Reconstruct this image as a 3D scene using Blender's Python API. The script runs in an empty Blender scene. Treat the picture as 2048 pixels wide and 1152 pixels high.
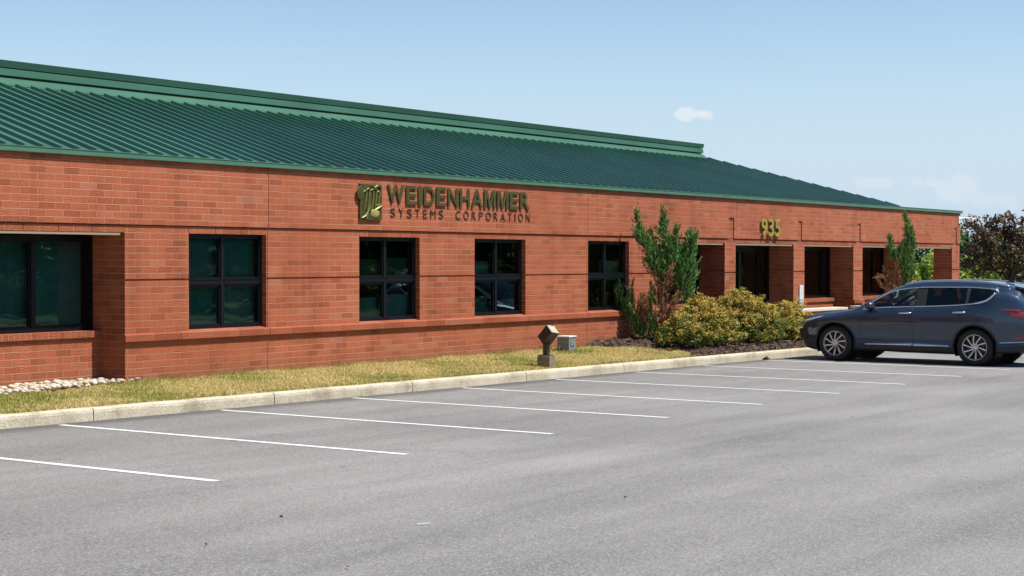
import bpy, bmesh, math, random
import numpy as np
from mathutils import Vector, Matrix

random.seed(7); RNG = np.random.default_rng(7)
C = bpy.context.scene.collection
SC = bpy.context.scene

# ---------------------------------------------------------------- camera, sky, sun, exposure
cam_d = bpy.data.cameras.new('camera'); cam = bpy.data.objects.new('camera', cam_d); C.objects.link(cam)
cam_d.sensor_width = 36.0; cam_d.lens = 58.867; cam_d.clip_start = 0.1; cam_d.clip_end = 3000
cam.location = (0, 0, 1.817)
cam.rotation_euler = (math.radians(90 - 0.9465), 0, math.radians(34.6377 - 90))
SC.camera = cam

SUN_EL, SUN_AZ = 62.0, 18.0          # azimuth from -Y towards +X
sd = Vector((math.cos(math.radians(SUN_EL)) * math.sin(math.radians(SUN_AZ)),
             -math.cos(math.radians(SUN_EL)) * math.cos(math.radians(SUN_AZ)),
             math.sin(math.radians(SUN_EL))))
sun_l = bpy.data.lights.new('sun', 'SUN'); sun_l.energy = 5.0; sun_l.angle = math.radians(0.53)
sun_l.color = (1.0, 0.955, 0.89)
sun = bpy.data.objects.new('sun', sun_l); C.objects.link(sun)
sun.location = (20, -20, 40); sun.rotation_euler = sd.to_track_quat('Z', 'Y').to_euler()

W = bpy.data.worlds.new('World'); SC.world = W; W.use_nodes = True
wn, wl = W.node_tree.nodes, W.node_tree.links
bg = wn['Background']; bg.inputs['Strength'].default_value = 0.081
sky = wn.new('ShaderNodeTexSky'); sky.sky_type = 'NISHITA'; sky.sun_disc = False
sky.sun_elevation = math.radians(SUN_EL); sky.sun_rotation = math.radians(180 - SUN_AZ)
sky.altitude = 100; sky.air_density = 1.0; sky.dust_density = 0.25; sky.ozone_density = 2.2
# small fair-weather clouds: soft noisy puffs at fixed compass directions
tcw = wn.new('ShaderNodeTexCoord')
nzw = wn.new('ShaderNodeTexNoise'); nzw.inputs['Scale'].default_value = 70; nzw.inputs['Detail'].default_value = 6
wl.new(tcw.outputs['Generated'], nzw.inputs['Vector'])
clouds = [(28.4, 4.95, .75, .21, .55), (22.35, 2.62, .75, .2, .22), (20.6, 2.55, .7, .26, .26), (19.7, 2.4, .9, .4, .24), (18.6, 2.0, 1.0, .3, .18), (24.3, 2.1, 1.6, .2, .10)]
acc = None
for az, el, wa, we, amt in clouds:
    a, e = math.radians(az), math.radians(el)
    d = (math.cos(e) * math.cos(a), math.cos(e) * math.sin(a), math.sin(e))
    mp = wn.new('ShaderNodeVectorMath'); mp.operation = 'SUBTRACT'; mp.inputs[1].default_value = d
    wl.new(tcw.outputs['Generated'], mp.inputs[0])
    ms = wn.new('ShaderNodeVectorMath'); ms.operation = 'MULTIPLY'
    k = 57.3
    ms.inputs[1].default_value = (k / wa, k / wa, k / we)
    wl.new(mp.outputs[0], ms.inputs[0])
    ln = wn.new('ShaderNodeVectorMath'); ln.operation = 'LENGTH'; wl.new(ms.outputs[0], ln.inputs[0])
    ad = wn.new('ShaderNodeMath'); ad.operation = 'MULTIPLY_ADD'
    wl.new(nzw.outputs['Fac'], ad.inputs[0]); ad.inputs[1].default_value = -3.2; wl.new(ln.outputs['Value'], ad.inputs[2])
    mr = wn.new('ShaderNodeMapRange'); mr.interpolation_type = 'SMOOTHSTEP'
    mr.inputs['From Min'].default_value = -0.35; mr.inputs['From Max'].default_value = -1.15
    mr.inputs['To Min'].default_value = 0; mr.inputs['To Max'].default_value = amt
    wl.new(ad.outputs[0], mr.inputs['Value'])
    if acc is None: acc = mr.outputs[0]
    else:
        mx = wn.new('ShaderNodeMath'); mx.operation = 'MAXIMUM'; wl.new(acc, mx.inputs[0]); wl.new(mr.outputs[0], mx.inputs[1]); acc = mx.outputs[0]
# pale blue summer haze low over the horizon
sxw = wn.new('ShaderNodeSeparateXYZ'); wl.new(tcw.outputs['Generated'], sxw.inputs[0])
hzr = wn.new('ShaderNodeMapRange'); hzr.interpolation_type = 'SMOOTHSTEP'
hzr.inputs['From Min'].default_value = -.02; hzr.inputs['From Max'].default_value = .17; hzr.inputs['To Min'].default_value = 1.0; hzr.inputs['To Max'].default_value = 0
wl.new(sxw.outputs['Z'], hzr.inputs['Value'])
hzm = wn.new('ShaderNodeMix'); hzm.data_type = 'RGBA'; wl.new(hzr.outputs[0], hzm.inputs['Factor']); wl.new(sky.outputs[0], hzm.inputs[6]); hzm.inputs[7].default_value = (3.9, 4.95, 6.3, 1)
mixw = wn.new('ShaderNodeMix'); mixw.data_type = 'RGBA'
wl.new(acc, mixw.inputs['Factor']); wl.new(hzm.outputs[2], mixw.inputs[6]); mixw.inputs[7].default_value = (6.6, 6.55, 6.7, 1)
wl.new(mixw.outputs[2], bg.inputs['Color'])

SC.view_settings.view_transform = 'Standard'; SC.view_settings.look = 'None'
SC.view_settings.gamma = 1; SC.view_settings.use_curve_mapping = False
SC.view_settings.exposure = 0.78
try:
    SC.cycles.max_bounces = 8; SC.cycles.transparent_max_bounces = 12; SC.cycles.use_denoising = True
except Exception: pass

# ---------------------------------------------------------------- materials
def mat(name):
    m = bpy.data.materials.new(name); m.use_nodes = True
    return m, m.node_tree.nodes, m.node_tree.links, m.node_tree.nodes['Principled BSDF']

ALB = .735        # overall reflectance level of the site's materials
def ramp(n, stops, k_=None):
    k_ = ALB if k_ is None else k_
    stops = [(p, tuple(v * k_ for v in c)) for p, c in stops]
    r = n.new('ShaderNodeValToRGB'); e = r.color_ramp.elements
    while len(e) < len(stops): e.new(0.5)
    for k, (p, c) in enumerate(stops): e[k].position = p; e[k].color = (*c, 1)
    return r

def bump(n, l, b, src, strength, dist):
    bp = n.new('ShaderNodeBump'); bp.inputs['Strength'].default_value = strength; bp.inputs['Distance'].default_value = dist
    l.new(src, bp.inputs['Height']); l.new(bp.outputs[0], b.inputs['Normal']); return bp

def simple(name, col, rough=.5, metal=0, spec=.5, var=.12, scale=6, coat=0, bmp=0):
    m, n, l, b = mat(name)
    tc = n.new('ShaderNodeTexCoord'); nz = n.new('ShaderNodeTexNoise'); nz.inputs['Scale'].default_value = scale; nz.inputs['Detail'].default_value = 5
    l.new(tc.outputs['Object'], nz.inputs['Vector'])
    lo = tuple(c * (1 - var) for c in col); hi = tuple(min(1, c * (1 + var)) for c in col)
    r = ramp(n, [(.3, lo), (.7, hi)]); l.new(nz.outputs['Fac'], r.inputs[0]); l.new(r.outputs[0], b.inputs['Base Color'])
    b.inputs['Roughness'].default_value = rough; b.inputs['Metallic'].default_value = metal
    b.inputs['Specular IOR Level'].default_value = spec; b.inputs['Coat Weight'].default_value = coat; b.inputs['Coat Roughness'].default_value = .14
    if bmp: bump(n, l, b, nz.outputs['Fac'], bmp, .01)
    return m

def brick_mat(name, bw=.3048, rh=.1016, mort=.0054, offs=.5, pale=1.17):
    m, n, l, b = mat(name)
    uv = n.new('ShaderNodeUVMap'); uv.uv_map = 'UVMap'
    bt = n.new('ShaderNodeTexBrick'); bt.offset = offs; bt.offset_frequency = 2; bt.squash = 1
    bt.inputs['Color1'].default_value = (0, 0, 0, 1); bt.inputs['Color2'].default_value = (1, 1, 1, 1); bt.inputs['Mortar'].default_value = (.5, .5, .5, 1)
    bt.inputs['Scale'].default_value = 1; bt.inputs['Brick Width'].default_value = bw; bt.inputs['Row Height'].default_value = rh
    bt.inputs['Mortar Size'].default_value = mort; bt.inputs['Mortar Smooth'].default_value = .35; bt.inputs['Bias'].default_value = 0
    # slight waviness so that the joints are not ruler straight
    wv = n.new('ShaderNodeTexNoise'); wv.inputs['Scale'].default_value = 9; l.new(uv.outputs[0], wv.inputs['Vector'])
    wm = n.new('ShaderNodeVectorMath'); wm.operation = 'MULTIPLY_ADD'; wm.inputs[1].default_value = (.004, .004, 0)
    l.new(wv.outputs['Color'], wm.inputs[0]); l.new(uv.outputs[0], wm.inputs[2])
    l.new(wm.outputs[0], bt.inputs['Vector'])
    r = ramp(n, [(0, (.285, .076, .034)), (.1, (.32, .086, .039)), (.3, (.365, .099, .044)), (.72, (.385, .106, .048)), (.95, (.392, .116, .056)), (1, (.40, .138, .08))])
    l.new(bt.outputs['Color'], r.inputs[0])
    nz = n.new('ShaderNodeTexNoise'); nz.inputs['Scale'].default_value = .55; nz.inputs['Detail'].default_value = 4; l.new(uv.outputs[0], nz.inputs['Vector'])
    nf = n.new('ShaderNodeTexNoise'); nf.inputs['Scale'].default_value = 45; nf.inputs['Detail'].default_value = 4; l.new(uv.outputs[0], nf.inputs['Vector'])
    ad = n.new('ShaderNodeMath'); ad.operation = 'ADD'; l.new(nz.outputs['Fac'], ad.inputs[0]); l.new(nf.outputs['Fac'], ad.inputs[1])
    mr = n.new('ShaderNodeMapRange'); mr.inputs['From Min'].default_value = .6; mr.inputs['From Max'].default_value = 1.4
    mr.inputs['To Min'].default_value = .86 * pale; mr.inputs['To Max'].default_value = 1.12 * pale; l.new(ad.outputs[0], mr.inputs['Value'])
    mm = n.new('ShaderNodeVectorMath'); mm.operation = 'SCALE'; l.new(r.outputs[0], mm.inputs[0]); l.new(mr.outputs[0], mm.inputs['Scale'])
    sm = n.new('ShaderNodeMapping'); sm.inputs['Scale'].default_value = (1.5, .22, 1); l.new(uv.outputs[0], sm.inputs['Vector'])
    st = n.new('ShaderNodeTexNoise'); st.inputs['Scale'].default_value = 1.7; st.inputs['Detail'].default_value = 6; st.inputs['Roughness'].default_value = .6; l.new(sm.outputs[0], st.inputs['Vector'])
    sr = ramp(n, [(.34, (.80, .78, .76)), (.52, (1, 1, 1)), (.70, (1.0, 1.03, 1.06))], 1); l.new(st.outputs['Fac'], sr.inputs[0])
    s2 = n.new('ShaderNodeVectorMath'); s2.operation = 'MULTIPLY'; l.new(mm.outputs[0], s2.inputs[0]); l.new(sr.outputs[0], s2.inputs[1])
    sz = n.new('ShaderNodeSeparateXYZ'); l.new(uv.outputs[0], sz.inputs[0])
    so = n.new('ShaderNodeMath'); so.operation = 'MULTIPLY_ADD'; so.inputs[1].default_value = -.5; l.new(nf.outputs['Fac'], so.inputs[0]); l.new(sz.outputs['Y'], so.inputs[2])
    s3 = n.new('ShaderNodeMath'); s3.operation = 'MULTIPLY_ADD'; s3.inputs[1].default_value = -.35; l.new(st.outputs['Fac'], s3.inputs[0]); l.new(so.outputs[0], s3.inputs[2])
    sp = n.new('ShaderNodeMapRange'); sp.inputs['From Min'].default_value = -.42; sp.inputs['From Max'].default_value = -.16; sp.inputs['To Min'].default_value = .42; sp.inputs['To Max'].default_value = 0; l.new(s3.outputs[0], sp.inputs['Value'])
    mm = n.new('ShaderNodeMix'); mm.data_type = 'RGBA'; l.new(sp.outputs[0], mm.inputs['Factor']); l.new(s2.outputs[0], mm.inputs[6]); mm.inputs[7].default_value = (.155, .078, .046, 1)
    mo = ramp(n, [(.35, (.47, .235, .125)), (.65, (.61, .36, .22))]); l.new(nz.outputs['Fac'], mo.inputs[0])
    vz = n.new('ShaderNodeSeparateXYZ'); l.new(wm.outputs[0], vz.inputs[0])
    vd = n.new('ShaderNodeMath'); vd.operation = 'DIVIDE'; l.new(vz.outputs['Y'], vd.inputs[0]); vd.inputs[1].default_value = rh
    vf = n.new('ShaderNodeMath'); vf.operation = 'FRACT'; l.new(vd.outputs[0], vf.inputs[0])
    va = n.new('ShaderNodeMath'); va.operation = 'PINGPONG'; va.inputs[1].default_value = .5; l.new(vf.outputs[0], va.inputs[0])
    bed = n.new('ShaderNodeMapRange'); bed.inputs['From Min'].default_value = mort * 1.15 / rh; bed.inputs['From Max'].default_value = mort * .8 / rh; bed.inputs['To Min'].default_value = 0; bed.inputs['To Max'].default_value = 1; l.new(va.outputs[0], bed.inputs['Value'])
    hd = n.new('ShaderNodeMath'); hd.operation = 'MULTIPLY'; l.new(bt.outputs['Fac'], hd.inputs[0]); hd.inputs[1].default_value = .8 if offs else 1.0
    fm = n.new('ShaderNodeMath'); fm.operation = 'MAXIMUM'; l.new(hd.outputs[0], fm.inputs[0]); l.new(bed.outputs[0], fm.inputs[1])
    mx = n.new('ShaderNodeMix'); mx.data_type = 'RGBA'
    l.new(fm.outputs[0], mx.inputs['Factor']); l.new(mm.outputs[2], mx.inputs[6]); l.new(mo.outputs[0], mx.inputs[7])
    l.new(mx.outputs[2], b.inputs['Base Color']); b.inputs['Roughness'].default_value = .85; b.inputs['Specular IOR Level'].default_value = .25
    iv = n.new('ShaderNodeMath'); iv.operation = 'MULTIPLY_ADD'; iv.inputs[1].default_value = -1; l.new(bt.outputs['Fac'], iv.inputs[0]); l.new(nf.outputs['Fac'], iv.inputs[2])
    bump(n, l, b, iv.outputs[0], 1.0, .02)
    return m

M = {}
M['brick'] = brick_mat('red_brick')
M['lintel'] = brick_mat('brick_lintel', bw=.6, rh=20, mort=.006, offs=0, pale=1.02)
M['belt'] = brick_mat('brick_belt', bw=.61, rh=20, mort=.004, offs=0, pale=1.0)
M['rowlock'] = brick_mat('brick_rowlock', bw=.1016, rh=20, mort=.005, offs=0, pale=1.05)
M['mortar'] = simple('mortar_backing', (.12, .05, .035), .9)
M['trim'] = simple('soffit_trim', (.33, .265, .165), .6, var=.06)
M['fascia'] = simple('green_fascia', (.08, .205, .14), .40, spec=.5, var=.08, scale=2)
M['roof'] = simple('green_roof_metal', (.060, .168, .118), .26, spec=.8, var=.16, scale=.5)
M['vent'] = simple('green_vent_metal', (.045, .135, .092), .5, spec=.25, var=.14, scale=.7)
M['frame'] = simple('dark_window_frame', (.0045, .0055, .009), .45, spec=.22, var=.15)
M['interior'] = simple('interior_plaster', (.18, .19, .19), .9)
M['blind'] = simple('window_blind', (.80, .85, .82), .8, var=.1)
M['blind_green'] = simple('green_mesh_screen', (.30, .46, .24), .8, var=.25, scale=30)
M['concrete'] = simple('concrete', (.40, .37, .31), .9, var=.15, scale=5)
M['bronze'] = simple('bronze_lettering', (.085, .078, .020), .45, metal=.35, var=.25, scale=8)
M['bronze_dark'] = simple('dark_bronze', (.075, .04, .018), .5, metal=.3, var=.2, scale=8)
M['gold'] = simple('gold_lettering', (.40, .33, .055), .42, metal=.35, var=.15, scale=8)
M['gold_pale'] = simple('pale_gold', (.40, .34, .10), .4, metal=.3, var=.15, scale=8)
M['bronze_light'] = simple('light_bronze', (.20, .175, .045), .4, metal=.35, var=.25, scale=10)
M['plaque'] = simple('plaque_bronze', (.085, .085, .018), .45, metal=.35, var=.3, scale=10)
M['fixture'] = simple('bronze_fixture', (.035, .024, .017), .5, var=.15)
M['fixture_top'] = simple('fixture_sunlit_end', (.42, .36, .27), .6, var=.15, scale=14)  # paler than the fixture: sunlight on its upper end put into the colour
M['footing'] = simple('weathered_footing', (.22, .175, .12), .9, var=.3, scale=14)
M['grey_metal'] = simple('grey_painted_box', (.20, .23, .23), .45, var=.12, scale=12)
M['white'] = simple('white_plastic', (.80, .80, .80), .4, var=.04)
M['pale_blue'] = simple('pale_blue_mark', (.30, .50, .75), .5, var=.1)
M['limestone'] = simple('limestone_cap', (.62, .56, .46), .8, var=.1)
M['bark'] = simple('bark', (.10, .062, .042), .9, var=.35, scale=20, bmp=.6)
M['line'] = None

def glass_mat(name, tint, refl=1.0):
    m, n, l, b = mat(name); n.remove(b)
    tr = n.new('ShaderNodeBsdfTransparent'); tr.inputs[0].default_value = (*tint, 1)
    gl = n.new('ShaderNodeBsdfGlossy'); gl.inputs['Roughness'].default_value = .01; gl.inputs['Color'].default_value = (.8, .95, .92, 1)
    fr = n.new('ShaderNodeFresnel'); fr.inputs['IOR'].default_value = 1.55
    tc = n.new('ShaderNodeTexCoord'); nz = n.new('ShaderNodeTexNoise'); nz.inputs['Scale'].default_value = 1.3
    l.new(tc.outputs['Object'], nz.inputs['Vector'])
    bp = n.new('ShaderNodeBump'); bp.inputs['Strength'].default_value = .10; bp.inputs['Distance'].default_value = .02
    l.new(nz.outputs['Fac'], bp.inputs['Height']); l.new(bp.outputs[0], gl.inputs['Normal'])
    mu = n.new('ShaderNodeMath'); mu.operation = 'MULTIPLY'; mu.inputs[1].default_value = refl; l.new(fr.outputs[0], mu.inputs[0])
    mx = n.new('ShaderNodeMixShader'); l.new(mu.outputs[0], mx.inputs[0]); l.new(tr.outputs[0], mx.inputs[1]); l.new(gl.outputs[0], mx.inputs[2])
    l.new(mx.outputs[0], n['Material Output'].inputs['Surface'])
    return m
M['glass'] = glass_mat('tinted_window_glass', (.23, .44, .41), 1.15)
M['car_glass'] = glass_mat('car_glass', (.66, .74, .72), .8)
M['car_glass_dark'] = glass_mat('car_privacy_glass', (.26, .28, .28), .8)

def leaf_mat(name, stops, rough=.55, transl=.25):
    m, n, l, b = mat(name)
    g = n.new('ShaderNodeNewGeometry'); r = ramp(n, stops)
    l.new(g.outputs['Random Per Island'], r.inputs[0])
    l.new(r.outputs[0], b.inputs['Base Color']); b.inputs['Roughness'].default_value = rough; b.inputs['Specular IOR Level'].default_value = .25
    t = n.new('ShaderNodeBsdfTranslucent'); l.new(r.outputs[0], t.inputs['Color'])
    mx = n.new('ShaderNodeMixShader'); mx.inputs[0].default_value = transl
    l.new(b.outputs[0], mx.inputs[1]); l.new(t.outputs[0], mx.inputs[2]); l.new(mx.outputs[0], n['Material Output'].inputs['Surface'])
    return m
M['juniper'] = leaf_mat('juniper_foliage', [(0, (.04, .11, .03)), (.45, (.12, .28, .07)), (.8, (.23, .43, .11)), (1, (.44, .56, .18))])
M['juniper_tip'] = leaf_mat('juniper_pale_tip', [(0, (.20, .22, .07)), (1, (.36, .32, .13))])
M['dead'] = leaf_mat('dead_foliage', [(0, (.17, .08, .04)), (.5, (.52, .24, .11)), (1, (.80, .48, .26))])
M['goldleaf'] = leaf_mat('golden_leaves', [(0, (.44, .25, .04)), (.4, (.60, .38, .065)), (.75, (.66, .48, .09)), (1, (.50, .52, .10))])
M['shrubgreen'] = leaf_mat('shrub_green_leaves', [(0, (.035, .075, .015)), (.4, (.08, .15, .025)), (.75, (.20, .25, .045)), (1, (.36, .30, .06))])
M['plum'] = leaf_mat('purple_leaves', [(0, (.045, .026, .024)), (.5, (.10, .055, .038)), (.8, (.15, .095, .045)), (1, (.17, .18, .06))], transl=.3)
M['hedge'] = leaf_mat('yellow_green_leaves', [(0, (.17, .26, .035)), (.5, (.34, .48, .06)), (.8, (.48, .58, .10)), (1, (.66, .70, .28))], transl=.4)
M['treegreen'] = leaf_mat('green_leaves', [(0, (.03, .08, .018)), (.6, (.06, .15, .03)), (1, (.10, .21, .045))], transl=.3)
M['fargreen'] = leaf_mat('dark_green_leaves', [(0, (.02, .045, .02)), (.6, (.04, .085, .035)), (1, (.06, .12, .04))])
M['grass'] = leaf_mat('dry_grass_blades', [(0, (.40, .35, .10)), (.35, (.66, .54, .20)), (.7, (.82, .66, .30)), (1, (.92, .75, .45))], rough=.7, transl=.4)
M['grassgreen'] = leaf_mat('green_grass_blades', [(0, (.20, .25, .045)), (.6, (.37, .40, .09)), (1, (.55, .52, .16))], rough=.7, transl=.4)
M['chip'] = leaf_mat('mulch_chips', [(0, (.03, .016, .01)), (.5, (.085, .048, .03)), (.85, (.15, .09, .055)), (1, (.30, .21, .14))], rough=.9, transl=0)
M['stone'] = leaf_mat('river_stones', [(0, (.28, .21, .15)), (.4, (.48, .40, .30)), (.8, (.62, .55, .44)), (1, (.72, .67, .58))], rough=.8, transl=0)
M['redleaf'] = leaf_mat('red_leaf', [(0, (.25, .02, .02)), (1, (.35, .04, .03))])
M['brownleaf'] = leaf_mat('brown_leaf', [(0, (.10, .035, .02)), (1, (.20, .07, .035))])

# ground materials
def asphalt_mat():
    m, n, l, b = mat('weathered_asphalt')
    tc = n.new('ShaderNodeTexCoord')
    def noise(s, d, vec=None, rough=.55):
        x = n.new('ShaderNodeTexNoise'); x.inputs['Scale'].default_value = s; x.inputs['Detail'].default_value = d; x.inputs['Roughness'].default_value = rough
        l.new(vec if vec else tc.outputs['Object'], x.inputs['Vector']); return x
    mp = n.new('ShaderNodeMapping'); mp.inputs['Scale'].default_value = (.12, 1.0, 1); mp.inputs['Rotation'].default_value = (0, 0, math.radians(-8)); l.new(tc.outputs['Object'], mp.inputs['Vector'])
    big = noise(.16, 5); mid = noise(1.4, 6, mp.outputs[0], .6); fine = noise(46, 3, None, .7); grain = noise(75, 3, None, .8)
    vo = n.new('ShaderNodeTexVoronoi'); vo.inputs['Scale'].default_value = 62; l.new(tc.outputs['Object'], vo.inputs['Vector'])
    r1 = ramp(n, [(.30, (.172, .167, .158)), (.70, (.258, .250, .238))]); l.new(big.outputs['Fac'], r1.inputs[0])
    def mul(src, node, lo, hi, fmin=.3, fmax=.7):
        mr = n.new('ShaderNodeMapRange'); mr.inputs['From Min'].default_value = fmin; mr.inputs['From Max'].default_value = fmax
        mr.inputs['To Min'].default_value = lo; mr.inputs['To Max'].default_value = hi; l.new(node, mr.inputs['Value'])
        v = n.new('ShaderNodeVectorMath'); v.operation = 'SCALE'; l.new(src, v.inputs[0]); l.new(mr.outputs[0], v.inputs['Scale']); return v.outputs[0]
    c = mul(r1.outputs[0], mid.outputs['Fac'], .80, 1.16)
    c = mul(c, fine.outputs['Fac'], .72, 1.28)
    c = mul(c, grain.outputs['Fac'], .42, 1.58)
    sp = n.new('ShaderNodeMapRange'); sp.inputs['From Min'].default_value = .72; sp.inputs['From Max'].default_value = .95; sp.inputs['To Min'].default_value = 0; sp.inputs['To Max'].default_value = .5
    sx = n.new('ShaderNodeSeparateColor'); l.new(vo.outputs['Color'], sx.inputs[0]); l.new(sx.outputs[0], sp.inputs['Value'])
    mx = n.new('ShaderNodeMix'); mx.data_type = 'RGBA'; l.new(sp.outputs[0], mx.inputs['Factor']); l.new(c, mx.inputs[6]); mx.inputs[7].default_value = (.27, .265, .26, 1)
    # dark drips and sealed scuffs
    dk = noise(2.3, 7, None, .65); dr = n.new('ShaderNodeMapRange'); dr.inputs['From Min'].default_value = .62; dr.inputs['From Max'].default_value = .74; dr.inputs['To Min'].default_value = 0; dr.inputs['To Max'].default_value = .5
    l.new(dk.outputs['Fac'], dr.inputs['Value'])
    m2 = n.new('ShaderNodeMix'); m2.data_type = 'RGBA'; l.new(dr.outputs[0], m2.inputs['Factor']); l.new(mx.outputs[2], m2.inputs[6]); m2.inputs[7].default_value = (.072, .072, .072, 1)
    # thin wandering cracks
    mp2 = n.new('ShaderNodeMapping'); mp2.inputs['Scale'].default_value = (.16, .5, 1); l.new(tc.outputs['Object'], mp2.inputs['Vector'])
    wob = noise(.9, 4, mp2.outputs[0]); wa = n.new('ShaderNodeVectorMath'); wa.operation = 'MULTIPLY_ADD'; wa.inputs[1].default_value = (.8, .8, 0)
    l.new(wob.outputs['Color'], wa.inputs[0]); l.new(mp2.outputs[0], wa.inputs[2])
    vc = n.new('ShaderNodeTexVoronoi'); vc.feature = 'DISTANCE_TO_EDGE'; vc.inputs['Scale'].default_value = .55; l.new(wa.outputs[0], vc.inputs['Vector'])
    cr = n.new('ShaderNodeMapRange'); cr.inputs['From Min'].default_value = .0; cr.inputs['From Max'].default_value = .009; cr.inputs['To Min'].default_value = .22; cr.inputs['To Max'].default_value = 0
    l.new(vc.outputs['Distance'], cr.inputs['Value'])
    cm = n.new('ShaderNodeMath'); cm.operation = 'MULTIPLY'; l.new(cr.outputs[0], cm.inputs[0]); l.new(big.outputs['Fac'], cm.inputs[1])
    m3 = n.new('ShaderNodeMix'); m3.data_type = 'RGBA'; l.new(cm.outputs[0], m3.inputs['Factor']); l.new(m2.outputs[2], m3.inputs[6]); m3.inputs[7].default_value = (.05, .05, .05, 1)
    # the strip along the kerb was never worn by tyres: darker binder
    se = n.new('ShaderNodeSeparateXYZ'); l.new(tc.outputs['Object'], se.inputs[0])
    wy = n.new('ShaderNodeMath'); wy.operation = 'MULTIPLY_ADD'; wy.inputs[1].default_value = .5; l.new(dk.outputs['Fac'], wy.inputs[0]); l.new(se.outputs['Y'], wy.inputs[2])
    ke = n.new('ShaderNodeMapRange'); ke.inputs['From Min'].default_value = 15.80; ke.inputs['From Max'].default_value = 16.22; ke.inputs['To Min'].default_value = 0; ke.inputs['To Max'].default_value = .8
    l.new(wy.outputs[0], ke.inputs['Value'])
    m4 = n.new('ShaderNodeMix'); m4.data_type = 'RGBA'; l.new(ke.outputs[0], m4.inputs['Factor']); l.new(m3.outputs[2], m4.inputs[6]); m4.inputs[7].default_value = (.055, .054, .052, 1)
    l.new(m4.outputs[2], b.inputs['Base Color'])
    b.inputs['Roughness'].default_value = .85; b.inputs['Specular IOR Level'].default_value = .3
    bump(n, l, b, grain.outputs['Fac'], .45, .012)
    return m
M['asphalt'] = asphalt_mat()

def line_mat():
    m, n, l, b = mat('worn_white_paint')
    tc = n.new('ShaderNodeTexCoord'); nz = n.new('ShaderNodeTexNoise'); nz.inputs['Scale'].default_value = 30; nz.inputs['Detail'].default_value = 6
    l.new(tc.outputs['Object'], nz.inputs['Vector'])
    r = ramp(n, [(.30, (.34, .34, .34)), (.42, (.66, .66, .65)), (.7, (.78, .78, .77))]); l.new(nz.outputs['Fac'], r.inputs[0])
    l.new(r.outputs[0], b.inputs['Base Color']); b.inputs['Roughness'].default_value = .7
    return m
M['line'] = line_mat()

def kerb_mat():
    m, n, l, b = mat('stained_kerb_concrete')
    tc = n.new('ShaderNodeTexCoord')
    a = n.new('ShaderNodeTexNoise'); a.inputs['Scale'].default_value = 1.6; a.inputs['Detail'].default_value = 7; a.inputs['Roughness'].default_value = .65; l.new(tc.outputs['Object'], a.inputs['Vector'])
    f = n.new('ShaderNodeTexNoise'); f.inputs['Scale'].default_value = 38; f.inputs['Detail'].default_value = 5; f.inputs['Roughness'].default_value = .7; l.new(tc.outputs['Object'], f.inputs['Vector'])
    r = ramp(n, [(.28, (.30, .265, .20)), (.46, (.56, .49, .36)), (.64, (.70, .62, .48))]); l.new(a.outputs['Fac'], r.inputs[0])
    mr = n.new('ShaderNodeMapRange'); mr.inputs['From Min'].default_value = .3; mr.inputs['From Max'].default_value = .7; mr.inputs['To Min'].default_value = .60; mr.inputs['To Max'].default_value = 1.25; l.new(f.outputs['Fac'], mr.inputs['Value'])
    v = n.new('ShaderNodeVectorMath'); v.operation = 'SCALE'; l.new(r.outputs[0], v.inputs[0]); l.new(mr.outputs[0], v.inputs['Scale'])
    l.new(v.outputs[0], b.inputs['Base Color']); b.inputs['Roughness'].default_value = .9; b.inputs['Specular IOR Level'].default_value = .2
    bump(n, l, b, f.outputs['Fac'], .6, .012)
    return m
M['kerb'] = kerb_mat()
def soil_mat(name, stops, s1=5, s2=60):
    m, n, l, b = mat(name); tc = n.new('ShaderNodeTexCoord')
    a = n.new('ShaderNodeTexNoise'); a.inputs['Scale'].default_value = s1; a.inputs['Detail'].default_value = 8; a.inputs['Roughness'].default_value = .7; l.new(tc.outputs['Object'], a.inputs['Vector'])
    r = ramp(n, stops); l.new(a.outputs['Fac'], r.inputs[0]); l.new(r.outputs[0], b.inputs['Base Color']); b.inputs['Roughness'].default_value = .95
    f = n.new('ShaderNodeTexNoise'); f.inputs['Scale'].default_value = s2; f.inputs['Detail'].default_value = 4; l.new(tc.outputs['Object'], f.inputs['Vector'])
    bump(n, l, b, f.outputs['Fac'], .8, .03); return m
M['turf'] = soil_mat('dry_turf', [(.3, (.32, .27, .10)), (.5, (.50, .41, .17)), (.7, (.64, .52, .24))])
M['mulch'] = soil_mat('bark_mulch', [(.35, (.03, .018, .012)), (.6, (.075, .045, .03)), (.75, (.12, .08, .055))], 12, 60)
M['lawn'] = soil_mat('meadow_ground', [(.3, (.07, .12, .025)), (.7, (.13, .19, .045))], .6, 20)

# ---------------------------------------------------------------- mesh helpers
def finish(o, label=None, cat=None, group=None, kind=None):
    if label: o['label'] = label
    if cat: o['category'] = cat
    if group: o['group'] = group
    if kind: o['kind'] = kind
    return o

def empty(name, loc, label=None, cat=None, group=None, rz=0):
    o = bpy.data.objects.new(name, None); o.empty_display_size = .3; C.objects.link(o)
    o.location = loc; o.rotation_euler = (0, 0, rz)
    return finish(o, label, cat, group)

def link(name, me, m, parent=None, smooth=False, world=True):
    ms = m if isinstance(m, (list, tuple)) else [m]
    for x in ms: me.materials.append(x)
    if smooth: me.polygons.foreach_set('use_smooth', [True] * len(me.polygons))
    o = bpy.data.objects.new(name, me); C.objects.link(o)
    if parent is not None:
        o.parent = parent
        if world:
            off = Vector((0, 0, 0)); p = parent
            while p is not None: off += p.location; p = p.parent
            me.transform(Matrix.Translation(-off))
    return o

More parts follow.
